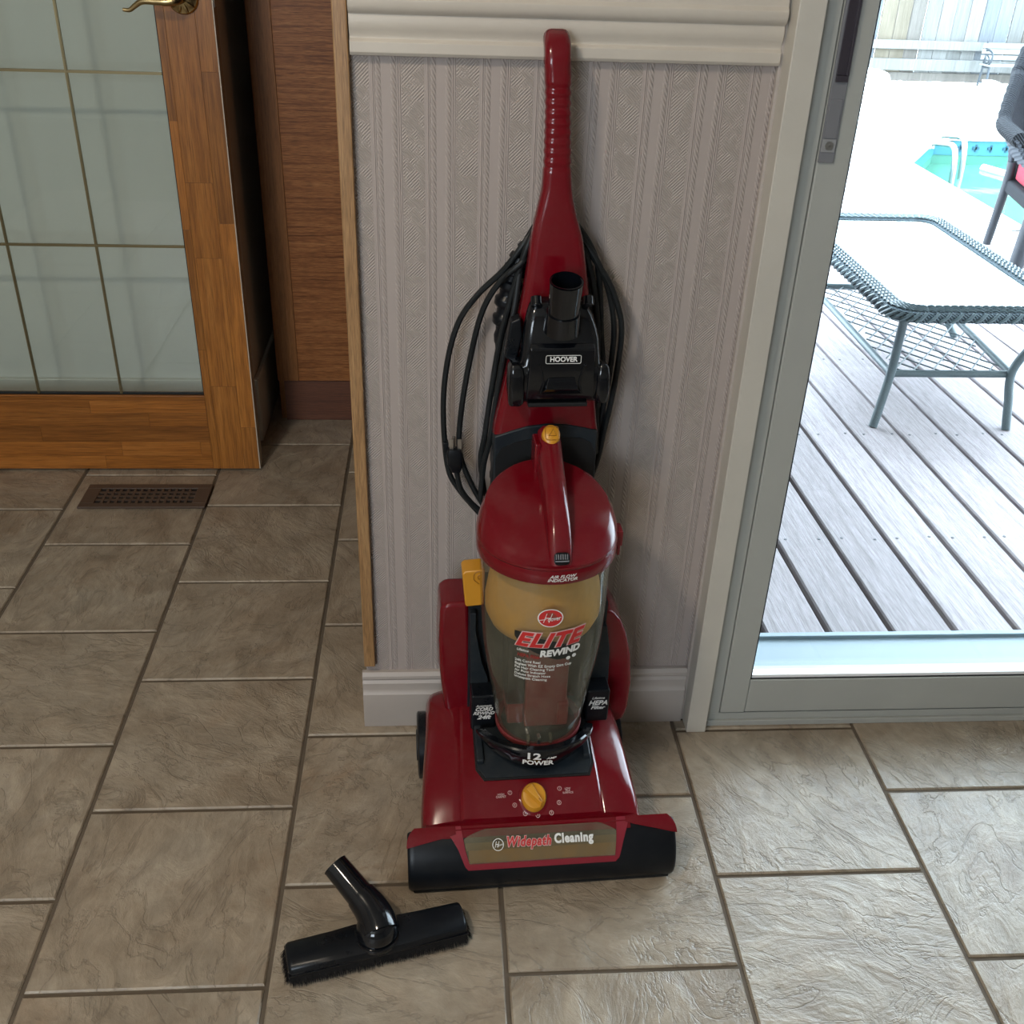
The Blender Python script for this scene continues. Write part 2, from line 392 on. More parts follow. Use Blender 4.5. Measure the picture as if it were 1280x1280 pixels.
def lay_tile(x0, x1, y0, y1):
    w, d = x1 - x0 - J, y1 - y0 - J
    key = (round(w, 3), round(d, 3))
    if key not in first:
        o = M('tile', slab_mesh(w, d, 0.0045), MT['tile'], floor, angle=20); first[key] = o
    else: o = copy(first[key])
    o.location = ((x0 + x1) / 2, (y0 + y1) / 2, 0.001 * R.uniform(-0.3, 0.3)); return o
xs = [-1.888, -1.558, -1.228] + base_x
ys0 = [1.227, 1.396, 1.227] + base_y
for k in range(len(xs) - 1):
    y = ys0[k] - 5 * PY
    while y < 2.95:
        ye = y + PY
        if xs[k] > 0: ye = min(ye, 1.44)
        if ye - y > 0.02: lay_tile(xs[k], xs[k + 1], y, ye)
        y += PY
# floor vent
vent = E_('floor_vent', (-0.716, 2.262, 0.001), label='brown metal floor register with square grid holes in front of the glazed door', cat='floor vent')
VW_, VD_ = 0.300, 0.112
M('backing', bx(-VW_ / 2 + .008, VW_ / 2 - .008, -VD_ / 2 + .01, VD_ / 2 - .01, 0.0004, 0.0012), MT['ventdark'], vent)  # black plate painted as the darkness of the duct below
fr = []
iw, idp = 0.116, 0.036
for a in ((-VW_ / 2, VW_ / 2, -VD_ / 2, -idp), (-VW_ / 2, VW_ / 2, idp, VD_ / 2), (-VW_ / 2, -iw, -idp, idp), (iw, VW_ / 2, -idp, idp)):
    fr.append(bx(*a, 0.0002, 0.0055))
M('frame', cat(*fr), MT['vent'], vent, bevel=0.0012)
nx = 14
for i in range(1, nx):
    x = -iw + 2 * iw * i / nx
    M('upright_bar', bx(x - 0.0032, x + 0.0032, -idp, idp, 0.001, 0.0045), MT['vent'], vent)
for i in range(1, 4):
    y = -idp + 2 * idp * i / 4
    M('cross_bar', bx(-iw, iw, y - 0.003, y + 0.003, 0.001, 0.0048), MT['vent'], vent)

# ================================================================== ROOM SHELL
WY = 1.447
ST('wall_right', cat(bx(-0.130, 0.452, WY, 1.56, 0.0, 2.45)), MT['wallpaper'])
ST('wall_header', bx(0.452, 2.6, WY, 1.56, 2.06, 2.45), MT['roomwall'])
ST('wall_right_end', bx(2.30, 2.6, WY, 1.56, 0.0, 2.06), MT['roomwall'])
ST('wall_east', bx(2.6, 2.7, -2.3, 1.56, -0.06, 2.45), MT['roomwall'])
ST('wall_west', bx(-2.7, -2.6, -2.3, 3.6, -0.06, 2.45), MT['roomwall'])
ST('wall_south', cat(bx(-2.6, -1.9, -2.3, -2.2, -0.02, 2.45), bx(-0.7, 2.6, -2.3, -2.2, -0.02, 2.45), bx(-1.9, -0.7, -2.3, -2.2, -0.02, 1.05), bx(-1.9, -0.7, -2.3, -2.2, 2.15, 2.45)), MT['roomwall'])
ST('ceiling', bx(-2.7, 2.7, -2.3, 3.7, 2.45, 2.55), MT['ceil'])
ST('wall_hall', bx(-2.6, -0.489, 2.585, 3.3, 0, 2.45), MT['hallwall'])
ST('wall_closet', cat(bx(-0.489, 0.9, 3.3, 3.4, 0, 2.45), bx(0.1, 0.2, 1.56, 3.3, 0, 2.45)), MT['dark'])
ST('baseboard_hall', cat(bx(-2.6, -0.477, 2.569, 2.585, 0.0, 0.178), bx(-0.489, -0.477, 2.585, 3.3, 0, 0.178)), MT['hallbase'], bevel=0.003)
# chair rail, extruded profile (y,z)
def prof_x(P, x0, x1): return loft([[(x0, y, z) for y, z in P], [(x1, y, z) for y, z in P]])
cr = [(WY, 1.118), (1.436, 1.118), (1.433, 1.122), (1.433, 1.134), (1.438, 1.138), (1.438, 1.142), (1.434, 1.148), (1.432, 1.158), (1.434, 1.166),
      (1.428, 1.170), (1.425, 1.176), (1.425, 1.183), (1.430, 1.188), (1.430, 1.205), (WY, 1.205)]
ST('trim_1', prof_x(cr[::-1], -0.112, 0.4400), MT['trim'], bevel=0.0008)
# baseboard under the wallpaper
bp = [(WY, 0.0), (1.4325, 0.0), (1.4315, 0.004), (1.4315, 0.074), (1.4345, 0.078), (1.4355, 0.083), (1.434, 0.097), (1.4375, 0.103), (1.4345, 0.107), (1.4345, 0.113), (1.439, 0.119), (WY, 0.119)]
ST('baseboard_right', prof_x(bp[::-1], -0.137, 0.4395), MT['base'], bevel=0.0006)
# oak corner strip
ST('trim_2', bx(-0.1325, -0.1135, 1.434, 1.575, 0.135, 2.45), MT['oak'], bevel=0.002)
ST('trim_3', bx(0.4400, 0.4465, 1.438, WY, 0.0, 2.45), MT['base'], bevel=0.001)
# ------------------------------------------------------------------ sliding door
CY = 1.402
ST('trim_4', bx(0.4440, 0.4795, CY, 1.56, 0.0, 2.10), MT['jamb'], bevel=0.0018)
ST('trim_5', bx(0.444, 2.34, CY, 1.56, 2.055, 2.12), MT['jamb'], bevel=0.0018)
d1 = tag(E_('door_1', (0.50, 1.44, 0.0)), kind='structure')
def P1(VF): return moved(VF, (-0.50, -1.44, 0))
M('track', P1(cat(bx(0.4800, 2.30, 1.424, 1.50, 0.0, 0.026), bx(0.4800, 2.30, 1.430, 1.436, 0.026, 0.031), bx(0.4800, 2.30, 1.418, 1.424, 0.0, 0.012))), MT['vinyl'], d1, bevel=0.0012)
M('jamb', P1(bx(0.4800, 0.5055, 1.422, 1.54, 0.026, 2.055)), MT['vinyl'], d1, bevel=0.001)
M('stile', P1(bx(0.5068, 0.552, 1.420, 1.462, 0.030, 2.04)), MT['vinyl'], d1, bevel=0.0022)
M('stile', P1(bx(1.42, 1.47, 1.420, 1.462, 0.030, 2.04)), MT['vinyl'], d1, bevel=0.0022)
M('bottom_rail', P1(bx(0.5525, 1.42, 1.421, 1.462, 0.030, 0.104)), MT['vinyl'], d1, bevel=0.0022)
M('top_rail', P1(bx(0.5525, 1.42, 1.421, 1.462, 1.97, 2.04)), MT['vinyl'], d1, bevel=0.0022)
M('gasket', P1(cat(bx(0.552, 0.5545, 1.424, 1.446, 0.104, 1.97), bx(0.552, 1.42, 1.424, 1.4262, 0.1042, 0.1056))), MT['gasket'], d1)
M('glazing_bead', P1(bx(0.5545, 1.42, 1.4262, 1.444, 0.104, 0.1115)), MT['bead'], d1, bevel=0.0015)
M('glass_pane', P1(bx(0.5545, 1.42, 1.446, 1.449, 0.104, 1.97)), MT['paneglass'], d1)
M('fixed_stile', P1(bx(1.45, 1.50, 1.475, 1.52, 0.030, 2.04)), MT['vinyl'], d1, bevel=0.002)
M('fixed_stile', P1(bx(2.24, 2.29, 1.475, 1.52, 0.030, 2.04)), MT['vinyl'], d1, bevel=0.002)
M('fixed_rail', P1(cat(bx(1.50, 2.24, 1.475, 1.52, 0.030, 0.104), bx(1.50, 2.24, 1.475, 1.52, 1.97, 2.04))), MT['vinyl'], d1, bevel=0.002)
M('fixed_pane', P1(bx(1.50, 2.24, 1.49, 1.493, 0.104, 1.97)), MT['paneglass'], d1)
M('outer_sill', P1(cat(bx(0.44, 2.34, 1.50, 1.700, -0.06, -0.020), bx(0.44, 2.34, 1.698, 1.712, -0.06, -0.012))), MT['sill'], d1, bevel=0.002)
hd = M('handle_plate', P1(bx(0.5075, 0.5285, 1.4165, 1.421, 1.002, 1.40)), MT['grip'], d1, bevel=0.0008)
M('grip_recess', P1(cat(bx(0.5105, 0.5260, 1.4150, 1.417, 1.112, 1.36))), MT['gripdark'], hd, bevel=0.0008)
M('grip_ridge', P1(cat(bx(0.5225, 0.5265, 1.4120, 1.417, 1.112, 1.36), bx(0.5105, 0.5265, 1.4125, 1.417, 1.104, 1.112))), MT['gripdark'], hd, bevel=0.0008)
M('cover_panel', P1(bx(0.5090, 0.5255, 1.4148, 1.417, 1.034, 1.083)), MT['grip'], hd, bevel=0.0006)
M('screw_plate', P1(bx(0.5080, 0.5265, 1.4148, 1.417, 1.016, 1.033)), MT['gripl'], hd, bevel=0.0005)
def ydisc(x, y, z, r, d, n=18): return loft([[(x + r * math.cos(2 * math.pi * j / n), yy, z + r * math.sin(2 * math.pi * j / n)) for j in range(n)] for yy in (y, y - d)])
M('screw', P1(cat(ydisc(0.5175, 1.4148, 1.0245, 0.0055, 0.0012), bx(0.5145, 0.5205, 1.4130, 1.4137, 1.0238, 1.0252), bx(0.5168, 0.5182, 1.4130, 1.4137, 1.0215, 1.0275))), MT['steel'], hd)
# outside wall of the house and eaves (they shade the near deck)
ST('wall_outer', cat(bx(2.34, 4.5, 1.57, 1.62, -0.12, 2.9), bx(0.30, 4.5, 1.57, 1.62, 2.12, 2.9)), MT['roomwall'])

# ================================================================== FRENCH DOOR (door_2)
d2 = tag(E_('door_2', (-0.461, 2.40, 0.0)), kind='structure')
DX, DYf, DYb = -0.461, 2.400, 2.436
def P2(VF): return moved(VF, (-DX, -DYf, 0))
ST2 = lambda n, vf, m, p, **k: M(n, P2(vf), m, p, **k)
# right stile: core and glued staves
st = ST2('stile', bx(-0.580, -0.463, DYf + 0.0012, DYb, 0.006, 2.03), MT['door_v'], d2)
edge = ST2('edge_strip', bx(-0.4633, -0.461, DYf + 0.0006, DYb, 0.006, 2.03), MT['edge'], d2)
def staves_v(x0, x1, zs, parent):
    for a, b in zip(zs, zs[1:]):
        ST2('stave', bx(x0 + 0.0002, x1 - 0.0002, DYf, DYf + 0.006, a + 0.0002, b - 0.0002), MT['door_v'], parent, bevel=0.0003, seg=1)
staves_v(-0.5795, -0.562, [0.006, 0.33, 0.62, 0.855, 1.2, 1.6, 2.03], st)
staves_v(-0.562, -0.500, [0.006, 0.235, 0.555, 0.725, 1.30, 1.7, 2.03], st)
staves_v(-0.500, -0.4632, [0.006, 0.123, 0.635, 0.955, 1.25, 1.75, 2.03], st)
rail = ST2('bottom_rail', bx(-1.50, -0.5795, DYf + 0.0012, DYb, 0.006, 0.205), MT['door_h'], d2)
def staves_h(z0, z1, xs_, parent):
    for a, b in zip(xs_, xs_[1:]):
        ST2('stave', bx(a + 0.0002, b - 0.0002, DYf, DYf + 0.006, z0 + 0.0002, z1 - 0.0002), MT['door_h'], parent, bevel=0.0003, seg=1)
staves_h(0.006, 0.043, [-1.50, -1.20, -0.845, -0.5795], rail)
staves_h(0.043, 0.083, [-1.50, -0.800, -0.605, -0.5795], rail)
staves_h(0.083, 0.125, [-1.50, -0.99, -0.5795], rail)
staves_h(0.125, 0.162, [-1.50, -1.18, -0.722, -0.5795], rail)
staves_h(0.162, 0.196, [-1.50, -0.86, -0.5795], rail)
# glazing stop mouldings
ST2('glass_stop', cat(bx(-1.50, -0.5795, DYf + 0.004, DYf + 0.012, 0.196, 0.2075)), MT['door_h'], d2, bevel=0.002)
ST2('dark_glass_edge', cat(bx(-0.5838, -0.5795, DYf + 0.010, DYf + 0.020, 0.2075, 2.0), bx(-1.5, -0.5795, DYf + 0.010, DYf + 0.020, 0.2075, 0.2110)), MT['gasket'], d2)  # black strips along the right and bottom of the glass
ST2('glass_pane', bx(-1.50, -0.583, DYf + 0.014, DYf + 0.018, 0.208, 1.92), MT['doorglass'], d2)
for x in (-0.7815, -0.979, -1.176, -1.37):
    ST2('upright_came', cat(bx(x - 0.0028, x + 0.0028, DYf + 0.009, DYf + 0.014, 0.211, 1.92), bx(x - 0.001, x + 0.001, DYf + 0.0075, DYf + 0.009, 0.211, 1.92)), MT['came'], d2)
for z in (0.578, 0.948, 1.318, 1.688):
    ST2('cross_came', cat(bx(-1.50, -0.584, DYf + 0.0088, DYf + 0.014, z - 0.0028, z + 0.0028), bx(-1.50, -0.584, DYf + 0.0072, DYf + 0.0088, z - 0.001, z + 0.001)), MT['came'], d2)
ST2('left_stile', bx(-1.62, -1.50, DYf, DYb, 0.006, 2.03), MT['door_v'], d2, bevel=0.002)
ST2('top_rail', bx(-1.50, -0.58, DYf, DYb, 1.92, 2.03), MT['door_h'], d2, bevel=0.002)
# lever handle: rosette, lever, latch plate
ros = ST2('lever_rosette', xf(lathe([(0.0, 0.018), (0.012, 0.017), (0.022, 0.011), (0.0285, 0.009), (0.031, 0.004), (0.031, 0.0)], 36, cap=False), lambda x, y, z: (-0.520 + x, DYf - z, 1.095 + y)), MT['brass'], d2)
leaf = []
for i in range(10):
    a = math.pi * 2 * i / 10
    leaf.append(tube([(-0.520 + math.cos(a) * r, DYf - h, 1.095 + math.sin(a) * r) for r, h in ((0.010, 0.0165), (0.018, 0.014), (0.0255, 0.0105), (0.030, 0.006))], [0.002, 0.0034, 0.003, 0.001], 6))
M('leaf_relief', P2(cat(*leaf)), MT['brass'], ros)
M('lever', P2(tube(spline([(-0.520, DYf - 0.008, 1.095), (-0.522, DYf - 0.042, 1.094), (-0.540, DYf - 0.050, 1.091), (-0.566, DYf - 0.050, 1.091), (-0.590, DYf - 0.049, 1.0905), (-0.606, DYf - 0.047, 1.082), (-0.618, DYf - 0.046, 1.074), (-0.631, DYf - 0.046, 1.0745)]), lambda t: 0.0095 - 0.006 * t, 12)), MT['brass'], ros)
M('latch_plate', P2(bx(-0.4612, -0.4595, DYf + 0.006, DYf + 0.030, 1.078, 1.14)), MT['hallbase'], d2, bevel=0.0006)

# ceiling lamp up and to the left of the camera (out of frame); it throws the soft shadows to the right
cl = E_('ceiling_lamp', (-0.90, 0.10, 2.45), label='round white glass ceiling lamp over the kitchen floor', cat='lamp')
M('canopy', lathe([(0.0, -0.0), (0.17, 0.0), (0.17, -0.02), (0.15, -0.028)][::-1], 32, cap=False), MT['brass'], cl)
gm = mat('lamp_glass', (0.8, 0.8, 0.8), 0.4); gm.node_tree.nodes['Principled BSDF'].inputs['Emission Color'].default_value = (1.0, 0.86, 0.69, 1); gm.node_tree.nodes['Principled BSDF'].inputs['Emission Strength'].default_value = 185
M('glass_bowl', lathe([(0.105, -0.028), (0.102, -0.05), (0.085, -0.072), (0.05, -0.086), (0.001, -0.090)], 32, cap=False), gm, cl)
# ================================================================== CABINET
cab = E_('pantry_cabinet', (-0.19, 2.70, 0.0), label='tall brown wood-grain pantry cabinet behind the oak corner strip', cat='cabinet')
def P3(VF): return moved(VF, (0.19, -2.70, 0))
M('body', P3(bx(-0.446, 0.08, 2.715, 3.25, 0.0, 2.30)), MT['cab_v'], cab)
dr = M('cabinet_door', P3(bx(-0.3885, 0.08, 2.699, 2.715, 0.121, 2.28)), MT['cab_h'], cab, bevel=0.0008)
M('edge_stile', P3(bx(-0.4465, -0.3890, 2.698, 2.715, 0.121, 2.28)), MT['cab_v'], cab, bevel=0.0008)
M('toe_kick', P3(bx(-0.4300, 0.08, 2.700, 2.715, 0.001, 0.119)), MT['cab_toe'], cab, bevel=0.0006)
# ================================================================== UPRIGHT VACUUM
YAW = math.radians(2.7)
vac = E_('upright_vacuum_cleaner', (0.154, 1.07, 0.0), YAW, label='red and black upright vacuum cleaner with clear dirt cup against the wallpaper', cat='vacuum cleaner')
# --- nozzle: profile (v,w) by arc length
NP = spline([(0.004, 0.004, 0), (-0.003, 0.018, 0), (-0.003, 0.042, 0), (0.006, 0.064, 0), (0.020, 0.081, 0), (0.034, 0.091, 0), (0.046, 0.096, 0), (0.062, 0.103, 0)], 5)
NL = [0.0]
for a, b in zip(NP, NP[1:]): NL.append(NL[-1] + (b - a).length)
NTOT = NL[-1]
def nozp(s, off=0.0):
    s = max(0.0, min(NTOT, s))
    for i in range(len(NL) - 1):
        if s <= NL[i + 1] + 1e-9: break
    t = (s - NL[i]) / (NL[i + 1] - NL[i]); p = NP[i].lerp(NP[i + 1], t)
    d = (NP[min(i + 2, len(NP) - 1)] - NP[i - 1 if i else 0]).normalized()
    return p.x - d.y * off, p.y + d.x * off
def s_of_w(w):
    for i in range(len(NL) - 1):
        if NP[i].y <= w <= NP[i + 1].y: return NL[i] + (NL[i + 1] - NL[i]) * (w - NP[i].y) / (NP[i + 1].y - NP[i].y)
    return NTOT
def noz(u, s, off=0.0):
    v, w = nozp(s, off); return (u, v, w)
SW = s_of_w
# black bumper body
S94 = SW(0.0935)
prof = [nozp(s) for s in lin(0, S94, 18)]
rings = []
for u, sc in [(-0.2035, .86), (-0.2025, .93), (-0.199, .98), (-0.193, 1), (-0.1, 1), (0.1, 1), (0.193, 1), (0.199, .98), (0.2025, .93), (0.2035, .86)]:
    P = [(v + (0.02 if False else 0), w) for v, w in prof] + [(0.048, 0.085), (0.052, 0.03), (0.048, 0.008)]
    cv, cw = 0.03, 0.045
    rings.append([(u, cv + (v - cv) * sc, cw + (w - cw) * sc) for v, w in P])
M('bumper', loft(rings), MT['blk'], vac, angle=50)
M('lower_lip', cat(bx(-0.196, 0.196, 0.001, 0.05, 0.0025, 0.010)), MT['gasket'], vac, bevel=0.002)
# red top strip + surround draped over the bumper (bounds in u for a given s)
def band(name, rows, m, off=0.0022, th=0.0022, nu=26, bevel=0.0):
    A = lin(0, 1, nu)
    def f(i, a, o):
        s, u0, u1 = rows[i]; return noz(u0 + (u1 - u0) * a, s, off - th + o)
    V, F = grid(lambda i, a, o: f(i, a, o), list(range(len(rows))), A, th)
    return M(name, (V, F), m, vac, bevel=bevel)
sur = []
def rowsLR(w0, w1, uL, uR, n=8):
    return [(s, interp(uL, s), interp(uR, s)) for s in lin(SW(w0), SW(w1), n)]
s_b, s_t = SW(0.049), SW(0.0945)
s_wb, s_wt = SW(0.0585), SW(0.094)
# surround pieces: bottom bar, left bar, right bar; ends of the top strip
LO = [(s_b, -0.114), (s_b + .006, -0.119), (SW(0.075), -0.128), (SW(0.086), -0.137), (s_t, -0.150)]
RO = [(s_b, 0.108), (s_b + .006, 0.114), (SW(0.075), 0.121), (SW(0.086), 0.127), (s_t, 0.134)]
LI = [(s_wb, -0.1125), (SW(0.075), -0.118), (s_t, -0.1235)]
RI = [(s_wb, 0.1075), (SW(0.075), 0.110), (s_t, 0.1135)]
band('window_surround', [(s, interp(LO, s), interp(RO, s)) for s in lin(s_b, s_wb, 5)], MT['redf'])
band('window_surround', [(s, interp(LO, s), interp(LI, s)) for s in lin(s_wb, s_t, 9)], MT['redf'], nu=8)
band('window_surround', [(s, interp(RI, s), interp(RO, s)) for s in lin(s_wb, s_t, 9)], MT['redf'], nu=8)
LE = [(SW(0.078), -0.2), (SW(0.080), -0.19), (SW(0.0855), -0.150), (SW(0.088), -0.135)]
def topend(sg):
    rows = []
    ub = 0.2042
    for s in lin(SW(0.080), SW(0.0945), 8):
        t = (s - SW(0.080)) / (SW(0.0945) - SW(0.080))
        inner = 0.2042 - 0.001 - (0.072 * min(1, t * 1.9) if sg < 0 else 0.076 * min(1, t * 1.5))
        ub = 0.2045 - 0.012 * t ** 2.5
        rows.append((s, -ub, -inner) if sg < 0 else (s, inner, ub))
    return rows
band('top_strip', topend(-1), MT['red'], nu=12, off=0.003, th=0.004)
band('top_strip', topend(1), MT['red'], nu=12, off=0.003, th=0.004)
band('top_strip', [(s, -0.150, 0.134) for s in lin(SW(0.0865), SW(0.0945), 6)], MT['red'], off=0.0016, th=0.0014)
# brush behind window, upper shade painted in bands, and the smoky window itself
band('roller_cover', [(s, -0.113, 0.110) for s in lin(s_wb, SW(0.0735), 6)], MT['amber'], off=0.0006, th=0.0006)
band('roller_upper', [(s, -0.117, 0.112) for s in lin(SW(0.0735), SW(0.0815), 4)], MT['amber2'], off=0.0007, th=0.0007)
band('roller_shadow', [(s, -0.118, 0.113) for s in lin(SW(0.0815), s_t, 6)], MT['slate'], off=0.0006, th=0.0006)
win_rows = []
for s in lin(s_wb, SW(0.0918), 12):
    t = (s - s_wb) / (SW(0.0918) - s_wb)
    arc = 0 if s < SW(0.085) else (s - SW(0.085)) / (SW(0.0918) - SW(0.085))
    win_rows.append((s, interp(LI, s) + 0.0006 + 0.035 * arc ** 1.4 + (0.0), interp(RI, s) - 0.0006 - 0.028 * arc ** 1.4))
win = band('nozzle_window', win_rows, MT['nozwin'], off=0.0045, th=0.0032)
def onwin(u0, w0, rot=0.0):
    s0 = SW(w0)
    def f(x, y, z):
        c, sn = math.cos(rot), math.sin(rot)
        return noz(u0 + x * c - y * sn, s0 + x * sn + y * c, 0.0048 + z)
    return f
text('lettering', 'Widepath', 0.0185, onwin(-0.0235, 0.0800, -0.012), MT['pinkp'], win, shear=0.25, bold=0.075, space=1.14, sx=0.81)
text('lettering', 'Widepath', 0.0185, (lambda g: (lambda x, y, z: g(x, y, z + .0006)))(onwin(-0.0235, 0.0800, -0.012)), MT['redp'], win, shear=0.25, bold=0.03, space=1.14, sx=0.81)
text('lettering', 'Cleaning', 0.0175, onwin(0.0450, 0.0808), MT['white'], win, bold=0.045, sx=0.86, space=1.12)
def ring2d(r0, r1, n=32, sy=1.0):
    V = [(r * math.cos(2 * math.pi * j / n), sy * r * math.sin(2 * math.pi * j / n), 0) for r in (r0, r1) for j in range(n)]
    return V, [(j, (j + 1) % n, n + (j + 1) % n, n + j) for j in range(n)]
def disc2d(r, n=32, sy=1.0): return [(r * math.cos(2 * math.pi * j / n), sy * r * math.sin(2 * math.pi * j / n), 0) for j in range(n)], [tuple(range(n))]
fw = onwin(-0.0690, 0.0785)
M('round_emblem', xf(ring2d(0.0075, 0.0085), fw), MT['white'], win)
text('emblem_lettering', 'H', 0.012, lambda x, y, z: fw(x - 0.0025, y, z), MT['white'], win, shear=0.35, sx=0.7)
text('emblem_lettering', 'oover', 0.0052, lambda x, y, z: fw(x + 0.0028, y - 0.0004 + x * .25, z), MT['white'], win, shear=0.35, sx=0.85)
# --- hood
HC = -0.013
def hood_c(v): return interp([(0.040, 0.0975), (0.055, 0.108), (0.075, 0.121), (0.10, 0.134), (0.15, 0.152), (0.20, 0.166), (0.26, 0.174), (0.29, 0.160), (0.30, 0.14)], v)
def hood_hw(v): return interp([(0.040, 0.169), (0.08, 0.168), (0.14, 0.163), (0.2, 0.157), (0.30, 0.152)], v)
def hood_sec(v):
    c, h = hood_c(v), hood_hw(v); k = 0.63
    e = min(0.017, 0.009 + (v - 0.04) * 0.12)
    L = [(-1.0, 0.015 - c), (-1.0, -e - 0.022), (-0.985, -e - 0.010), (-0.955, -e - 0.001), (-0.92, -e * 0.80), (-0.87, -e * 0.6), (-0.80, -e * 0.40), (-0.72, -e * 0.25), (-0.665, -e * 0.17), (-0.645, -0.0035), (-0.62, 0.0008), (-0.59, 0.001), (-0.55, 0.0)]
    P = [(HC + h * a, v, c + d) for a, d in L]
    P += [(HC + h * a, v, c) for a in lin(-0.5, 0.5, 7)]
    P += [(HC - h * a, v, c + d) for a, d in reversed(L)]
    return P
def hood(u, v, off=0.0):
    return (u, v - off * 0.3, hood_c(v) + off)
M('base_hood', loft([hood_sec(v) for v in (0.0475, 0.052, 0.06, 0.075, 0.09, 0.11, 0.14, 0.17, 0.20, 0.23, 0.26, 0.282, 0.295)]), MT['red'], vac, angle=32)
# fillet in front of hood joining the strip
M('hood_front', cat(bx(-0.176, 0.150, 0.034, 0.050, 0.06, 0.0945)), MT['red'], vac, bevel=0.002)
# recessed black tray (black inlay lying in the hood) with a dark joint round it
tray = []
rowsv = lin(0.098, 0.235, 9)
def tw(v, e=0): return (-0.093 - e + 0.012 * max(0, 1 - (v - 0.098) / 0.012), 0.085 + e - 0.008 * max(0, 1 - (v - 0.098) / 0.012))
V, F = grid(lambda v, a, o: hood(tw(v, 0.003)[0] + (tw(v, 0.003)[1] - tw(v, 0.003)[0]) * a, v - 0.003, 0.0002 + o), rowsv, lin(0, 1, 9), 0.0016)
M('tray_joint', (V, F), MT['gasket'], vac)
V, F = grid(lambda v, a, o: hood(tw(v)[0] + (tw(v)[1] - tw(v)[0]) * a, v, 0.0005 + o), rowsv, lin(0, 1, 9), 0.0030)
M('tray', (V, F), MT['slate'], vac, bevel=0.0008)
# raised side cheeks of tray
for u in (-0.088, 0.078): M('tray_cheek', xf(bx(-0.006, 0.006, 0.118, 0.215, 0.0, 0.012), lambda x, y, z, u=u: (u + x, y, hood_c(y) + z)), MT['slate'], vac, bevel=0.003)
# cup cradle: crescent under the bin
UC, VC = 0.006, 0.170
def crad(a, t, o=0.0):
    """a: angle from front (-right..+), t 0 bottom..1 top"""
    R0 = 0.074 + 0.016 * t + o; dip = 0.5 * (1 - math.cos(2 * a)) if abs(a) < math.pi / 2 else 1
    low = hood_c(VC - R0 * math.cos(a)) + 0.001
    top = 0.197 - 0.014 * (abs(a) / 1.35) ** 3
    return (UC - 0.006 + R0 * 1.0 * math.sin(a), VC - R0 * math.cos(a) * (0.92), low + (top - low) * t)
A = lin(-1.44, 1.44, 35); T = [0, 0.2, 0.45, 0.55, 0.85, 0.97, 1.0]
def crad2(a, t, o):
    bulge = {0: -0.010, 0.2: -0.003, 0.45: 0.001, 0.55: 0.005, 0.85: 0.006, 0.97: 0.003, 1.0: 0.0}[t]
    return crad(a, t, bulge + o - 0.010)
V, F = grid(lambda a, t, o: crad2(a, t, o), A, T, 0.010)
cr_ = M('cup_cradle', (V, F[:]), MT['blkg'], vac, angle=30)
def oncr(u0, dw=0.0, R0=0.086):
    return lambda x, y, z: (UC + (R0 + .0075 + z) * math.sin((u0 + x) / R0), VC - (R0 + .0075 + z) * math.cos((u0 + x) / R0) * 0.92 - 0.002 - 0.0 * y, 0.163 + dw + y)
text('lettering', '12', 0.017, oncr(-0.017, 0.0250), MT['white'], cr_, bold=0.03, sx=1.35)
text('lettering', 'AMP', 0.0055, oncr(0.0085, 0.0217), MT['white'], cr_, bold=0.01, shear=0.3, sx=1.2)
text('lettering', 'POWER', 0.0112, oncr(-0.0100, 0.0125), MT['white'], cr_, bold=0.03, sx=1.12)
# height knob
kb = M('height_dial', xf(lathe([(0.0, 0.010), (0.012, 0.0115), (0.0175, 0.0105), (0.0195, 0.007), (0.0198, -0.002)], 36, cap=False), lambda x, y, z: (-0.0105 + x * 0.95, 0.069 + y * 0.92 - z * 0.4, hood_c(0.069 + y * 0.92) + z)), MT['yellow'], vac)
def kn(x, y, z):
    c, s = math.cos(math.radians(-52)), math.sin(math.radians(-52)); X, Y = x * c - y * s, x * s + y * c
    return (-0.0105 + X * 0.95, 0.069 + Y * 0.92 - z * 0.4, hood_c(0.069 + Y * 0.92) + z)
M('pointer_grip', xf(loft([[(-0.016, -0.010, .009), (-0.016, 0.010, .009), (0.0185, 0.0035, .009), (0.0185, -0.0035, .009)], [(-0.013, -0.006, .0175), (-0.013, 0.006, .0175), (0.0175, 0.0016, .0195), (0.0175, -0.0016, .0195)]]), kn), MT['yellow'], kb, bevel=0.0012)
M('pointer_slot', xf(bx(0.010, 0.0155, -0.0012, 0.0012, 0.0175, 0.0198), kn), MT['icon'], kb)
M('dial_well', xf(lathe([(0.0198, 0.0014), (0.0235, 0.0012), (0.0245, 0.0)], 36, cap=False), lambda x, y, z: (-0.0105 + x * 0.95, 0.069 + y * 0.92, hood_c(0.069 + y * 0.92) + z)), MT['red'], vac)
def onhood(u0, v0): return lambda x, y, z: (u0 + x, v0 + y * 0.90, hood_c(v0 + y * 0.90) + 0.0009 + z)
for k, (u, v) in enumerate([(0.0290, 0.074), (0.0265, 0.0560), (0.0135, 0.0440), (-0.0045, 0.0415 + .0005), (-0.0235, 0.0450), (-0.0385, 0.0560), (-0.0445, 0.0720)]):
    v += 0.0050
    f = onhood(u - 0.0015 if u < 0 else u + 0.0015, v)
    M('dial_ring', xf(ring2d(0.0026, 0.0033, 20), f), MT['pinkp'], vac)
    text('dial_number', str(k + 1), 0.0042, f, MT['pinkp'], vac)
text('lettering', 'LOW\nPILE\nSURFACE', 0.0036, onhood(0.0430, 0.0755), MT['pinkp'], vac, line=0.85, sx=1.1)
text('lettering', 'HIGH\nCARPET', 0.0040, onhood(-0.0600, 0.0735), MT['pinkp'], vac, line=0.85, sx=1.1)
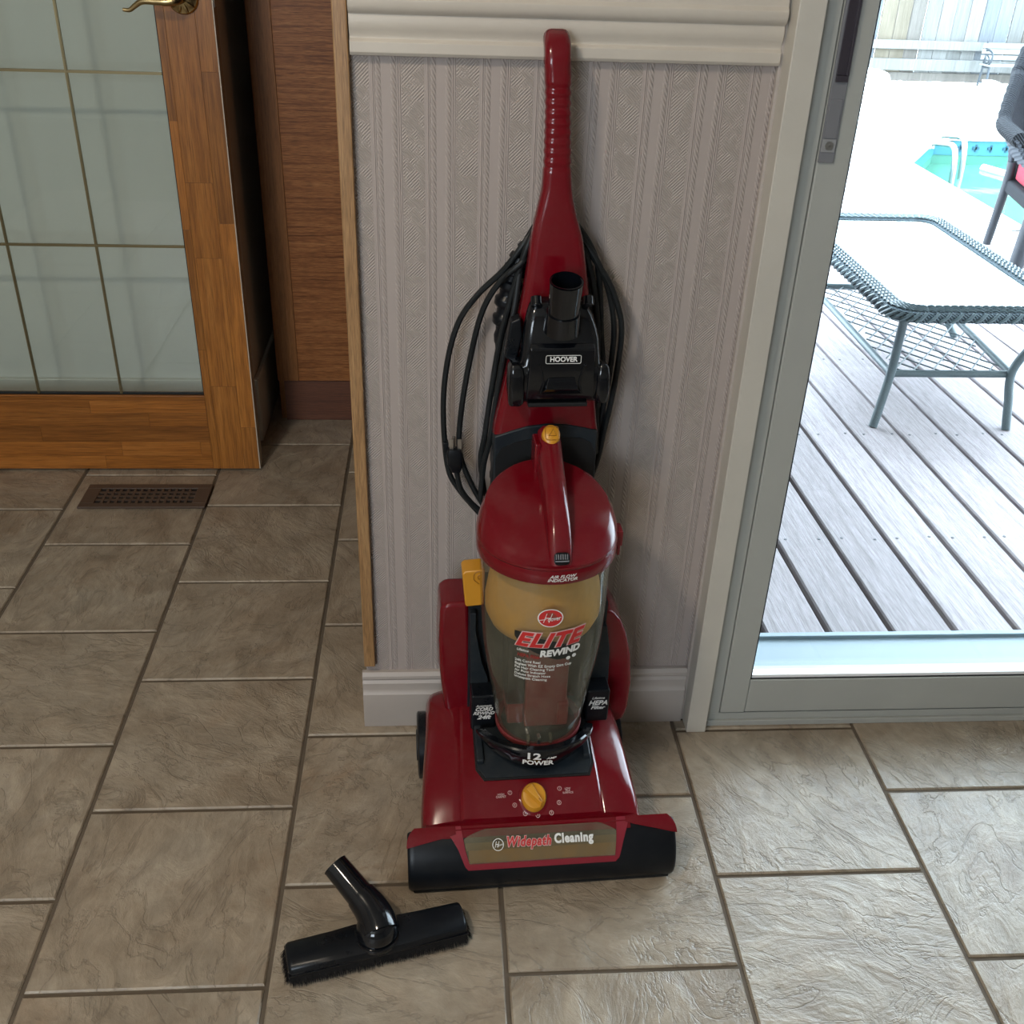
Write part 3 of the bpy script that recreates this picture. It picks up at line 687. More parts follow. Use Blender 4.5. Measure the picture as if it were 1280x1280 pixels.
# wheels
def udisc(u, v, w, r, d, n=40, inset=0.012):
    return loft([[(uu, v + rr * math.cos(2 * math.pi * j / n), w + rr * math.sin(2 * math.pi * j / n)) for j in range(n)] for uu, rr in ((u, r - .004), (u + d * .12, r), (u + d * .88, r), (u + d, r - .004))])
for u in (-0.1815, 0.1440):
    wh = M('wheel', udisc(u, 0.262, 0.0565, 0.056, 0.0165), MT['blk'], vac)
    M('hub_cap', udisc(u - 0.002 if u < 0 else u + 0.0155, 0.262, 0.0565, 0.026, 0.003), MT['slate'], wh)
# --- side pods
LP = [(-0.1445, 0.354), (-0.143, 0.363), (-0.137, 0.370), (-0.128, 0.372), (-0.100, 0.3715), (-0.099, 0.340), (-0.094, 0.211), (-0.092, 0.112), (-0.125, 0.112), (-0.131, 0.122), (-0.139, 0.175), (-0.145, 0.24), (-0.1465, 0.30)]
M('left_pod', prism(LP[::-1], UW, 0.226, 0.300), MT['red'], vac, bevel=0.008, seg=4)
M('pod_bulge', xf(lathe([(0.0, 0.012), (0.04, 0.012), (0.050, 0.008), (0.053, 0.0), (0.053, -0.07)], 40), lambda x, y, z: (-0.144 + 0.06 * 0 - z * 0.45 + 0.003, 0.278 + x * 0.75, 0.270 + y)), MT['red'], vac)
RP = [(0.0985, 0.120), (0.150, 0.118), (0.160, 0.124), (0.1655, 0.150), (0.1665, 0.207), (0.160, 0.275), (0.149, 0.325), (0.139, 0.352), (0.128, 0.371), (0.118, 0.378), (0.105, 0.376)]
RP = [(a, 0.15 + (b - 0.15) * 0.87 if b > 0.15 else b) for a, b in RP]
M('right_pod', prism(RP[::-1], UW, 0.226, 0.305), MT['red'], vac, bevel=0.011, seg=5)
# chassis between pods, concave behind the cup
arc = [(UC + 0.0965 * math.sin(a), VC + 0.0965 * math.cos(a)) for a in lin(-0.94, 0.94, 17)]
ch = [(-0.101, 0.223)] + arc + [(0.1140, 0.223), (0.1140, 0.315), (-0.101, 0.315)]
M('chassis', prism(ch[::-1], UV, 0.115, 0.368), MT['slate'], vac, angle=30)
M('side_cheek', prism([(-0.100, 0.364), (-0.0905, 0.364), (-0.0905, 0.33), (-0.0805, 0.27), (-0.0700, 0.235), (-0.070, 0.12), (-0.096, 0.12)], UW, 0.2105, 0.224), MT['slate'], vac, bevel=0.001)
M('side_cheek', prism([(0.1020, 0.330), (0.1130, 0.330), (0.121, 0.28), (0.124, 0.20), (0.118, 0.12), (0.080, 0.12), (0.080, 0.235), (0.0930, 0.28)][::-1], UW, 0.2105, 0.224), MT['slate'], vac, bevel=0.001)
lb = M('left_badge_block', bx(-0.0985, -0.0600, 0.178, 0.215, 0.160, 0.229), MT['blk'], vac, bevel=0.0035)
rb = M('right_badge_block', xf(bx(0.0835, 0.1205, 0.178, 0.215, 0.166, 0.229), lambda x, y, z: (x, y, z)), MT['blk'], vac, bevel=0.0035)
def face(u0, w0, v0): return lambda x, y, z: (u0 + x, v0 - z, w0 + y)
for s_, body, sz, dy, kw in ((lb, 'Automatic', 0.0060, 0.0135, dict(sx=0.95)), (lb, 'CORD', 0.0095, 0.0065, dict(bold=.03)), (lb, 'REWIND', 0.0085, -0.0015, dict(bold=.02)), (lb, '24ft', 0.0105, -0.0100, dict(bold=.03, sx=1.2))):
    text('lettering', body, sz, face(-0.0790, 0.196 + dy, 0.1778), MT['white'], s_, shear=0.35, **kw)
for s_, body, sz, dy, kw in ((rb, 'Lifetime', 0.0062, 0.0115, {}), (rb, 'HEPA', 0.0125, 0.0015, dict(bold=.03)), (rb, 'Filter', 0.0090, -0.0080, dict(bold=.02, sx=1.15))):
    text('lettering', body, sz, face(0.1020, 0.203 + dy, 0.1778), MT['white'], s_, shear=0.3, **kw)
# yellow cord-rewind pedal
yp = M('rewind_button', prism([(-0.1130, 0.4440), (-0.1080, 0.4480), (-0.0800, 0.4500), (-0.0800, 0.3870), (-0.1070, 0.3850), (-0.1085, 0.3900)][::-1], UW, 0.199, 0.232), MT['yellow'], vac, bevel=0.0022, seg=3)
M('cord_symbol', tube(spline([(-0.0870, 0.1985, 0.4480), (-0.0920, 0.1985, 0.4470), (-0.0960, 0.1985, 0.4420), (-0.0960, 0.1985, 0.4340), (-0.0915, 0.1985, 0.4290), (-0.0885, 0.1985, 0.4260)]), 0.0008, 6), MT['icon'], yp)
M('cord_symbol', tube(spline([(-0.0860, 0.1985, 0.4430), (-0.0900, 0.1985, 0.4400), (-0.0895, 0.1985, 0.4350), (-0.0860, 0.1985, 0.4345)]), 0.0008, 6), MT['icon'], yp)
# --- dirt cup
CR = [(0.186, 0.0600), (0.190, 0.0635), (0.205, 0.0670), (0.240, 0.0720), (0.283, 0.0785), (0.320, 0.0845), (0.355, 0.0885), (0.40, 0.0910), (0.44, 0.0920), (0.516, 0.0930)]
cupR = lambda w: interp(CR, w)
cupC = lambda w: UC - 0.004 * max(0, (w - 0.2) / 0.31)
def cup(th, w, off=0.0):
    r = cupR(w) + off; return (cupC(w) + r * math.sin(th), VC - r * math.cos(th), w)
ws = [0.186, 0.188, 0.190, 0.197, 0.205, 0.22, 0.24, 0.26, 0.283, 0.30, 0.32, 0.34, 0.355, 0.38, 0.41, 0.44, 0.48, 0.516]
dc = M('dirt_cup', loft([[cup(2 * math.pi * j / 56, w) for j in range(56)] for w in ws], cap=False), MT['bin'], vac, angle=60)
M('cup_base_ring', lathe([(0.0595, 0.180), (0.0665, 0.183), (0.0675, 0.190), (0.0660, 0.193), (0.058, 0.190)], 48, (UC, VC), cap=False), MT['dkred'], dc)
M('cup_floor', lathe([(0.0, 0.1865), (0.058, 0.1865), (0.0585, 0.181), (0.0, 0.181)], 40, (UC, VC), cap=False), MT['gasket'], dc)
M('amber_separator', lathe([(0.060, 0.515), (0.070, 0.49), (0.080, 0.455), (0.0845, 0.425), (0.084, 0.405), (0.077, 0.388), (0.059, 0.373), (0.030, 0.364), (0.0, 0.361)], 44, (UC - .003, VC + .002), cap=False), MT['amber'], dc)
M('inner_filter_box', cat(bx(-0.020, 0.044, 0.140, 0.215, 0.195, 0.335), bx(0.030, 0.047, 0.135, 0.16, 0.20, 0.245)), MT['dkred'], dc, bevel=0.004)
M('inner_duct', cat(bx(-0.048, -0.020, 0.148, 0.215, 0.235, 0.352)), MT['gasket'], dc, bevel=0.003)
M('inner_duct_foot', cat(bx(-0.045, -0.020, 0.150, 0.215, 0.195, 0.235)), MT['dkred'], dc, bevel=0.003)
for u in (-0.020, -0.004, 0.014): M('latch_finger', bx(u, u + 0.005, VC - 0.0655, VC - 0.055, 0.183, 0.206), MT['steel'] if u > -.01 and u < 0 else MT['bin'], dc, bevel=0.001)
# printing on the cup
def oncup(u0, w0, rot=0.0, lift=0.0006, curve=0.0):
    c, s = math.cos(rot), math.sin(rot)
    def f(x, y, z):
        X, Y = u0 + x * c - y * s, x * s + y * c + curve * (x) ** 2
        w = w0 + Y; r = cupR(w); return cup((X - UC) / r, w, lift + z)
    return f
g = oncup(0.000, 0.4150)
M('oval_emblem', xf(disc2d(0.0165, 40, 0.86), oncup(0.003, 0.4490, 0, 0.0006)), MT['redp'], dc)
M('oval_emblem_outline', xf(ring2d(0.0162, 0.0178, 40, 0.86), oncup(0.003, 0.4490, 0, 0.0008)), MT['white'], dc)
text('emblem_lettering', 'H', 0.0245, oncup(-0.0030, 0.4485, 0.0, 0.0011), MT['white'], dc, shear=0.45, bold=-0.022, sx=0.62)
text('emblem_lettering', 'oover', 0.0105, oncup(0.0075, 0.4480, 0.12, 0.0011), MT['white'], dc, shear=0.3, bold=0.0, sx=0.72)
M('emblem_crossbar', xf(bx(-0.0150, 0.0140, -0.0004, 0.0004, 0, 0.0002), oncup(0.002, 0.4470, 0.13, 0.0011)), MT['white'], dc)
sw = [(-0.046, 0.012), (-0.046, 0.002), (-0.036, -0.010), (-0.018, -0.020), (0.000, -0.028), (0.016, -0.034), (0.034, -0.034), (0.045, -0.020), (0.036, -0.012), (0.012, 0.000), (-0.01, 0.004), (-0.028, 0.012)]
def fill_rows(P, nrow=14):   # convex-ish outline as a strip of rows
    ys = [p[1] for p in P]; rows = []
    for y in lin(min(ys) + 1e-5, max(ys) - 1e-5, nrow):
        X = [a[0] + (b[0] - a[0]) * (y - a[1]) / (b[1] - a[1]) for a, b in zip(P, P[1:] + P[:1]) if (a[1] - y) * (b[1] - y) < 0]
        rows.append((min(X), max(X), y))
    V = [(x0 + (x1 - x0) * t, y, 0) for x0, x1, y in rows for t in lin(0, 1, 7)]
    return V, [(i * 7 + j, i * 7 + j + 1, i * 7 + j + 8, i * 7 + j + 7) for i in range(nrow - 1) for j in range(6)]
M('dark_swoosh', xf(fill_rows(sw), oncup(-0.001, 0.4080, 0.0, 0.0003)), MT['blackp'], dc)
text('lettering', 'ELITE', 0.0335, oncup(0.0000, 0.4090, 0.06, 0.0007, 0.0), MT['pinkp'], dc, shear=0.42, bold=0.075, sx=1.08, space=1.10)
text('lettering', 'ELITE', 0.0335, oncup(0.0000, 0.4090, 0.06, 0.0013, 0.0), MT['redp'], dc, shear=0.42, bold=0.036, sx=1.08, space=1.10)
text('lettering', 'REWIND', 0.0155, oncup(0.0190, 0.3885, 0.10, 0.0016), MT['white'], dc, shear=0.2, bold=0.045, sx=0.96)
text('lettering', 'Lifetime', 0.0060, oncup(-0.0340, 0.3880, 0.0), MT['white'], dc, shear=0.2, bold=0.01, sx=0.9)
text('lettering', 'HEPA Filter', 0.0088, oncup(-0.0250, 0.3785, 0.0), MT['redpd'], dc, shear=0.2, bold=0.02, sx=0.80)
for k, ln in enumerate(['24ft Cord Reel', 'Bagless With EZ Empty Dirt Cup', 'Pet Hair Cleaning Tool', 'Air Flow Indicator', 'Deluxe Stretch Hose', 'Widepath Cleaning']):
    text('lettering', ln, 0.0062, oncup(-0.0450, 0.3680 - 0.0066 * k, 0.02), MT['white'], dc, bold=0.008, sx=0.99, align='LEFT')
M('award_marks', xf(cat(*[xf(disc2d(0.0034, 8), lambda x, y, z, k=k: (x + k * 0.0095, y, z)) for k in (0, 1)]), oncup(0.0320, 0.3740, 0.25)), MT['white'], dc)
# --- cup lid
LC = 0.0035; LV = 0.172
def tilt(r, a, z):   # upper rings lean towards the viewer
    k = max(0.0, min(1.0, (z - 0.534) / 0.034)); return z + k * 0.36 * r * math.sin(a)
lidp = [(0.0925, 0.507), (0.0985, 0.507), (0.0995, 0.511), (0.0995, 0.5245), (0.0985, 0.5265), (0.0985, 0.528), (0.1000, 0.5305), (0.1000, 0.5365), (0.0980, 0.546), (0.0940, 0.558), (0.0885, 0.5675), (0.0850, 0.570), (0.070, 0.574), (0.05, 0.578), (0.025, 0.581), (0.001, 0.582)]
lid = M('cup_lid', lathe(lidp, 64, (LC, LV), cap=False, off=tilt), MT['red'], vac, angle=28)
def lidtop(v): return 0.578 + 0.36 * (v - LV) - 0.012 * ((v - LV) / 0.08) ** 2
f = lambda x, y, z: (LC + (0.1000 + z) * math.sin((x + 0.0085) / 0.1), LV - (0.1000 + z) * math.cos((x + 0.0085) / 0.1), 0.5175 + y)
text('lettering', 'AIR FLOW\nINDICATOR', 0.0066, f, MT['white'], lid, shear=0.3, bold=0.01, line=0.85, sx=1.15)
M('side_lug', cat(bx(0.0990, 0.1085, 0.15, 0.175, 0.515, 0.540), bx(0.1010, 0.1060, 0.15, 0.172, 0.500, 0.516)), MT['red'], lid, bevel=0.002)
# carrying handle over the lid
HPt = [(0.254, 0.655), (0.238, 0.648), (0.216, 0.636), (0.188, 0.623), (0.158, 0.609), (0.130, 0.592), (0.107, 0.573), (0.090, 0.553), (0.0765, 0.534)]
HPb = [(0.262, 0.606), (0.245, 0.606), (0.218, 0.596), (0.188, 0.586), (0.156, 0.575), (0.128, 0.562), (0.106, 0.550), (0.092, 0.538), (0.084, 0.528)]
HT = spline([(a, b, 0) for a, b in HPt], 3); HB = spline([(a, b, 0) for a, b in HPb], 3)
rg = []
for i, (t, b) in enumerate(zip(HT, HB)):
    k = i / (len(HT) - 1); uc = 0.012 - 0.002 * k; hw = 0.0175 - 0.0035 * k
    n = [(-1.0, 0.0), (-0.98, 0.55), (-0.85, 0.85), (-0.5, 0.985), (0, 1.0), (0.5, 0.985), (0.85, 0.85), (0.98, 0.55), (1.0, 0.0)]
    rg.append([(uc + hw * x * (1.12 - 0.12 * y), b.x + (t.x - b.x) * y, b.y + (t.y - b.y) * y) for x, y in n])
hn = M('carry_handle', loft(rg), MT['red'], lid, angle=55)
M('flank', loft([[(-0.008, v, w0), (-0.004, v, w1)] for v, w0, w1 in ((0.245, 0.595, 0.635), (0.205, 0.585, 0.628), (0.16, 0.572, 0.6), (0.12, 0.556, 0.575))][::1], cap=False, closed=False) if False else bx(-0.011, -0.002, 0.225, 0.262, 0.58, 0.640), MT['red'], hn, bevel=0.003)
# release button
rbm = M('release_button', xf(lathe([(0.0, 0.0065), (0.0105, 0.006), (0.0135, 0.0035), (0.0145, -0.006)], 30, cap=False), lambda x, y, z: (0.0125 + x * 0.92, 0.2375 + y * 0.80 - z * 0.6, 0.6475 + y * 0.70 + z * 0.8)), MT['yellow'], hn)
def onbtn(x, y, z): return (0.0130 + x, 0.2337 + y * 0.8 - z * .6, 0.6525 + y * 0.70 + z * .8)
tri_ = [(-0.005, -0.0035), (0.006, -0.0035), (0.0025, 0.006)]
M('arrow_mark', xf(tube([(a, b, 0.0012) for a, b in tri_], 0.0005, 5, closed=True), onbtn), MT['icon'], rbm)
M('arrow_frame', xf(tube([(a, b, 0.0010) for a, b in rrect(0, 0, 0.0095, 0.0095, 0.003)], 0.0004, 5, closed=True), onbtn), MT['icon'], rbm)
# air flow indicator at front of handle
def onlid(x, y, z): return (0.0105 + x, 0.0800 + y * 0.45 - z * 0.8, 0.5440 + y * 0.9 + z * .5)
ai = M('flow_window', xf(prism(rrect(0, 0, 0.0105, 0.0085, 0.0055), UV, -0.004, 0.0018), onlid), MT['blkg'], hn, bevel=0.0006)
for k in range(6): M('flow_rib', xf(bx(-0.0085 + k * 0.003, -0.0072 + k * 0.003, -0.001, 0.006, 0.0018, 0.0028), onlid), MT['grip'], ai)
M('flow_bar', xf(bx(-0.009, 0.009, -0.0042, -0.0026, 0.0018, 0.0030), onlid), MT['grip'], ai)
# --- shroud under neck
SH = [(-0.0625, 0.40), (0.0920, 0.40), (0.0900, 0.628), (0.070, 0.6335), (0.045, 0.6385), (0.014, 0.6405), (-0.015, 0.6370), (-0.038, 0.630), (-0.0625, 0.6215)]
M('shroud', prism(SH, UW, 0.288, 0.330), MT['slate'], vac, bevel=0.003)
IN = [(-0.0595, 0.42), (0.0880, 0.42), (0.0870, 0.595), (0.080, 0.610), (0.066, 0.6175), (0.03, 0.6200), (0.0, 0.6195), (-0.03, 0.613), (-0.050, 0.604), (-0.0595, 0.588)]
M('shroud_recess', prism(IN, UW, 0.2860, 0.2888), MT['gasket'], vac)
# --- neck and grip
NK = [(0.6150, -0.0630, 0.0935), (0.637, -0.0610, 0.0895), (0.687, -0.0510, 0.0830), (0.748, -0.0390, 0.0765), (0.800, -0.0300, 0.0690), (0.829, -0.0255, 0.0655), (0.870, -0.0208, 0.0590), (0.906, -0.0175, 0.0525), (0.937, -0.0120, 0.0420),
      (0.955, -0.0080, 0.0375), (0.968, -0.0055, 0.0348), (0.985, -0.0048, 0.0330), (1.009, -0.0045, 0.0320), (1.067, -0.0052, 0.0285), (1.105, -0.0070, 0.0268), (1.122, -0.0085, 0.0250)]
def neck_ring(w, u0, u1, v0, d, r, squash=1.0, dv=0.0):
    P = rrect((u0 + u1) / 2, 0, (u1 - u0) / 2, d / 2, r, 4)
    return [(x, v0 + d / 2 + y, w + y * dv) for x, y in P]
rows = []
k = 0
w = 0.622
vfront = lambda w: interp([(0.6, 0.290), (0.85, 0.296), (0.97, 0.303), (1.12, 0.312)], w)
depth = lambda w: interp([(0.6, 0.040), (0.85, 0.036), (0.94, 0.030), (1.12, 0.028)], w)
def uu(w): return interp([(a, (b, c)) for a, b, c in NK], w)
while w < 1.118:
    u0, u1 = uu(w); g_ = 0.0
    if 0.992 < w < 1.098: g_ = 0.0011 * (0.5 - 0.5 * math.cos((w - 0.992) / 0.0118 * 2 * math.pi))
    rows.append(neck_ring(w, u0 + g_, u1 - g_, vfront(w) + g_, depth(w) - 2 * g_, min(0.011, (u1 - u0) * 0.32, depth(w) * 0.42)))
    w += 0.00236 if 0.98 < w < 1.105 else 0.008
# curl of the top backwards
u0, u1 = uu(1.122)
for a in lin(0, 78, 9):
    t = math.radians(a); rr = 0.026; cvv = vfront(1.12) + 0.028 + rr - 0.028 + 0.006
    # centreline bending back
    c0v, c0w = vfront(1.12) + 0.014, 1.120
    cxv = c0v + rr * (1 - math.cos(t)); cxw = c0w + rr * math.sin(t)
    P = rrect((u0 + u1) / 2 + 0.0005 * a / 78, 0, (u1 - u0) / 2, 0.014 - 0.002 * a / 78, 0.0095, 4)
    rows.append([(x, cxv + y * math.cos(t), cxw - y * math.sin(t)) for x, y in P])
nk = M('neck_handle', loft(rows), MT['red'], vac, angle=50)
# tool caddy clip on the left of the neck
M('hose_clip', prism([(-0.045, 0.800), (-0.031, 0.806), (-0.028, 0.78), (-0.036, 0.738), (-0.052, 0.748)][::-1], UW, 0.278, 0.300), MT['blk'], vac, bevel=0.003)
# --- stretch hose, ribbed, running up behind the neck and over
hp = spline([(-0.046, 0.352, 0.52), (-0.045, 0.352, 0.62), (-0.042, 0.352, 0.70), (-0.045, 0.350, 0.78), (-0.034, 0.350, 0.845), (-0.010, 0.350, 0.880), (0.025, 0.350, 0.895), (0.056, 0.350, 0.865), (0.068, 0.352, 0.80), (0.074, 0.352, 0.70), (0.078, 0.352, 0.55)], 22)
M('stretch_hose', tube(hp, [0.0145 + (0.0032 if 60 < i < 190 else 0.0009) * (1 if i % 8 < 4 else -0.6) for i in range(len(hp))], 14), MT['blk'], vac, angle=60)
# --- power cord
loops = [
 [(-0.070, .338, .455), (-0.109, .340, .506), (-0.127, .342, .548), (-0.133, .344, .641), (-0.127, .344, .716), (-0.111, .344, .776), (-0.084, .343, .817), (-0.051, .338, .852), (-0.025, .334, .889), (-0.004, .345, .917), (0.022, .358, .926), (0.046, .345, .917), (0.074, .336, .878), (0.086, .338, .833), (0.094, .340, .762), (0.106, .342, .663), (0.104, .342, .556), (0.075, .340, .47)],
 [(-0.065, .330, .470), (-0.091, .332, .520), (-0.109, .334, .575), (-0.107, .336, .641), (-0.094, .336, .728), (-0.078, .334, .797), (-0.053, .330, .842), (-0.026, .326, .868), (-0.012, .345, .888), (0.015, .356, .90), (0.050, .345, .895), (0.088, .330, .852), (0.110, .328, .810), (0.1215, .328, .762), (0.118, .332, .675), (0.110, .334, .61), (0.100, .336, .54), (0.07, .338, .46)],
 [(-0.070, .333, .50), (-0.077, .333, .56), (-0.072, .333, .60), (-0.063, .333, .678), (-0.053, .332, .752), (-0.038, .330, .822), (-0.018, .328, .895), (0.005, .350, .925), (0.03, .352, .932), (0.052, .340, .905), (0.080, .330, .865), (0.100, .334, .82), (0.112, .336, .762), (0.110, .338, .68), (0.100, .338, .60), (0.090, .338, .50)],
 [(-0.078, .320, .50), (-0.0735, .320, .560), (-0.0655, .320, .60), (-0.056, .320, .678), (-0.046, .319, .752), (-0.036, .319, .80), (-0.028, .330, .86)],
 [(0.060, .334, .885), (0.074, .327, .840), (0.083, .326, .790), (0.090, .326, .72), (0.094, .328, .65), (0.098, .330, .57)]]
CD = M('power_cord', cat(*[tube(spline(L_, 7), 0.0043, 9) for L_ in loops]), MT['rubber'], vac)
M('cord_end', tube(spline([(-0.114, .330, .545), (-0.108, .330, .515), (-0.095, .332, .492), (-0.075, .336, .468)], 7), 0.0043, 9), MT['rubber'], CD)
pg = M('plug', loft([[(-0.1165 + x * s_ + o, .327 + y * s_, w_) for x, y in rrect(0, 0, 0.0115, 0.0085, 0.004)] for w_, s_, o in ((0.545, 0.55, .002), (0.553, 0.8, .001), (0.560, 1.0, 0), (0.578, 1.0, -.001), (0.584, 0.8, -.001))]), MT['blk'], CD, bevel=0)
M('plug_prong', cat(bx(-0.1250, -0.1190, .3245, .3260, 0.583, 0.600), bx(-0.1130, -0.1070, .3245, .3260, 0.583, 0.600), tube([(-0.118, .331, 0.583), (-0.118, .331, 0.602)], 0.0022, 8)), MT['prong'], pg)
M('cord_clip', bx(-0.134, -0.1255, .334, .348, .572, .590), MT['blk'], CD, bevel=0.002)
M('cord_hook', cat(tube(spline([(0.014, 0.33, 0.905), (0.014, 0.352, 0.907), (0.014, 0.368, 0.915), (0.014, 0.370, 0.935)]), 0.006, 8)), MT['blk'], vac)
# black block under the chassis
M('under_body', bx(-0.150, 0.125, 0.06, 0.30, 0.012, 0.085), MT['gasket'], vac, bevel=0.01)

# ================================================================== TURBO HAIR TOOL on the neck
tt = E_('pet_hair_tool', (0.154, 1.07, 0.0), YAW, label='glossy black pet hair tool with round socket clipped on the vacuum neck', cat='vacuum attachment')
rw = []
TB = [(0.6885, -0.043, 0.0870, 0.268, 0.29), (0.6905, -0.0465, 0.0895, 0.258, 0.2888), (0.700, -0.0480, 0.0905, 0.249, 0.289), (0.715, -0.0480, 0.0905, 0.246, 0.289), (0.738, -0.0475, 0.0885, 0.247, 0.289), (0.7430, -0.0440, 0.0845, 0.2475, 0.289),
      (0.7480, -0.0320, 0.0785, 0.248, 0.2888), (0.765, -0.0295, 0.0765, 0.249, 0.2888), (0.785, -0.0280, 0.0740, 0.251, 0.2888), (0.800, -0.0265, 0.0700, 0.254, 0.2888), (0.815, -0.0240, 0.0640, 0.258, 0.2888), (0.826, -0.0200, 0.0580, 0.264, 0.291), (0.832, -0.0140, 0.0520, 0.271, 0.289)]
for w, a, b, v0, v1 in TB:
    P = rrect((a + b) / 2, (v0 + v1) / 2, (b - a) / 2, (v1 - v0) / 2, min(0.010, (v1 - v0) * 0.36), 4)
    rw.append([(x, y, w) for x, y in P])
M('tool_body', loft(rw), MT['blkg'], tt, angle=40)
fl = M('front_panel', loft([[(-0.0240, 0.2475, 0.6980), (0.0715, 0.2475, 0.6980), (0.0715, 0.262, 0.6980), (-0.0240, 0.262, 0.6980)], [(-0.0240, 0.2440, 0.7060), (0.0710, 0.2440, 0.7060), (0.0710, 0.262, 0.7060), (-0.0240, 0.262, 0.7060)],
     [(-0.0220, 0.2420, 0.7450), (0.0690, 0.2420, 0.7450), (0.0690, 0.262, 0.7450), (-0.0220, 0.262, 0.7450)], [(-0.0210, 0.2435, 0.7740), (0.0680, 0.2435, 0.7740), (0.0680, 0.262, 0.7740), (-0.0210, 0.262, 0.7740)], [(-0.0200, 0.2500, 0.7800), (0.0670, 0.2500, 0.7800), (0.0670, 0.262, 0.7800), (-0.0200, 0.262, 0.7800)]]), MT['blkg'], tt, bevel=0.0025, seg=3)
M('panel_dimple', loft([[(-0.0060, 0.2400, 0.7100), (0.0530, 0.2400, 0.7100), (0.0530, 0.2435, 0.7080), (-0.0060, 0.2435, 0.7080)], [(0.0010, 0.2345, 0.7190), (0.0460, 0.2345, 0.7190), (0.0460, 0.2430, 0.7190), (0.0010, 0.2430, 0.7190)], [(0.0050, 0.2410, 0.7330), (0.0420, 0.2410, 0.7330), (0.0420, 0.2435, 0.7330), (0.0050, 0.2435, 0.7330)]]), MT['blkg'], fl, bevel=0.001)
for sg_ in (-1, 1): M('dimple_edge', loft([[(0.0235 + sg_ * a, 0.2402, w), (0.0235 + sg_ * (a - 0.003), 0.2402, w), (0.0235 + sg_ * (a - 0.003), 0.2435, w), (0.0235 + sg_ * a, 0.2435, w)][::sg_] for a, w in ((0.0300, 0.7100), (0.0260, 0.725), (0.0300, 0.745), (0.0330, 0.7520))]), MT['blkg'], fl, bevel=0.0008)
text('lettering', 'HOOVER', 0.0098, face(0.0245, 0.7600, 0.2412), MT['white'], fl, bold=0.03, sx=0.94)
M('label_outline', xf(tube([(a, b, 0.0) for a, b in rrect(0, 0, 0.0240, 0.0058, 0.002)], 0.00045, 5, closed=True), face(0.0245, 0.7598, 0.2414)), MT['white'], fl)
M('chin', bx(-0.020, 0.064, 0.251, 0.284, 0.6845, 0.691), MT['gasket'], tt, bevel=0.002)
M('left_foot', loft([[(-0.0375 + a * s_ - (1 - s_) * 0.004, 0.2525 + b * s_, w) for a, b in rrect(0, 0, 0.011, 0.012, 0.006)] for w, s_ in ((0.690, .75), (0.694, .95), (0.71, 1.0), (0.735, .96), (0.746, .8), (0.750, .5))]), MT['blkg'], tt, bevel=0.001)
M('right_foot', loft([[(0.0825 + a * s_, 0.2545 + b * s_, w) for a, b in rrect(0, 0, 0.010, 0.012, 0.006)] for w, s_ in ((0.692, .7), (0.697, .95), (0.712, 1.0), (0.730, .95), (0.744, .75), (0.749, .4))]), MT['blkg'], tt, bevel=0.001)
# round socket
ax0, ax1 = Vector((0.0215, 0.251, 0.806)), Vector((0.0205, 0.232, 0.872))
sk = M('socket', cat(tube([ax0, ax1], [0.0200, 0.0222], 32, cap=False), tube([ax1, ax0 + (ax1 - ax0) * .1], [0.0196, 0.0178], 32, cap=False),
     loft([[ax1 + Vector((r * math.cos(t_), r * math.sin(t_) * 0.985, r * math.sin(t_) * 0.18)) for t_ in [2 * math.pi * j / 32 for j in range(32)]] for r in (0.0222, 0.0196)], cap=False)), MT['blkg'], tt, angle=50)
M('socket_collar', tube([ax0 + Vector((0, .002, -0.008)), ax0 + (ax1 - ax0) * 0.30], [0.0250, 0.0228], 32), MT['blkg'], tt)
M('socket_floor', tube([ax0 + (ax1 - ax0) * 0.2, ax0 + (ax1 - ax0) * 0.25], [0.018, 0.018], 24), MT['gasket'], tt)
for u in (-0.0125, 0.0570): M('screw_boss', tube([(u, 0.262, 0.828), (u, 0.270, 0.838)], [0.008, 0.008], 14), MT['blkg'], tt, bevel=0.001)
# ================================================================== FLOOR BRUSH TOOL
fb = E_('floor_brush', (-0.091, 0.971, 0.0), math.radians(14.0), label='black hard-floor brush attachment with swivel neck lying on the tiles', cat='vacuum attachment')
bh = []
for x, sy, sz in [(-0.1265, .72, .80), (-0.1255, .84, .92), (-0.122, .95, 1), (-0.060, 1, 1), (-0.030, 1.06, 1.06), (0.030, 1.06, 1.06), (0.060, 1, 1), (0.122, .95, 1), (0.1255, .84, .92), (0.1265, .72, .80)]:
    P = [(-0.0255, 0.0185), (-0.0265, 0.024), (-0.0245, 0.0300), (-0.018, 0.0330), (-0.004, 0.0350), (0.014, 0.0340), (0.0225, 0.0310), (0.0255, 0.0255), (0.0250, 0.0185)]
    bh.append([(x, y * sy, 0.0185 + (z - 0.0185) * sz) for y, z in P])
M('brush_head', loft(bh), MT['blk'], fb, angle=40)
M('skirt_lip', bx(-0.1275, 0.1275, -0.0272, 0.0265, 0.0160, 0.0195), MT['blkg'], fb, bevel=0.0015)
rr = random.Random(3); BV, BF = [], []
def tuft(x, y, ox, oy):
    for q in range(3):
        a, b = x + rr.uniform(-.0015, .0015), y + rr.uniform(-.0015, .0015); tx, ty = a + ox + rr.uniform(-.003, .003), b + oy + rr.uniform(-.003, .003)
        k = len(BV); s_ = rr.uniform(0.0005, 0.0009); zt = rr.uniform(0.0005, 0.004)
        BV.extend([(a - s_, b, 0.018), (a + s_, b, 0.018), (a, b + s_ * 1.5, 0.018), (tx, ty, zt)]); BF.extend([(k, k + 1, k + 3), (k + 1, k + 2, k + 3), (k + 2, k, k + 3)])
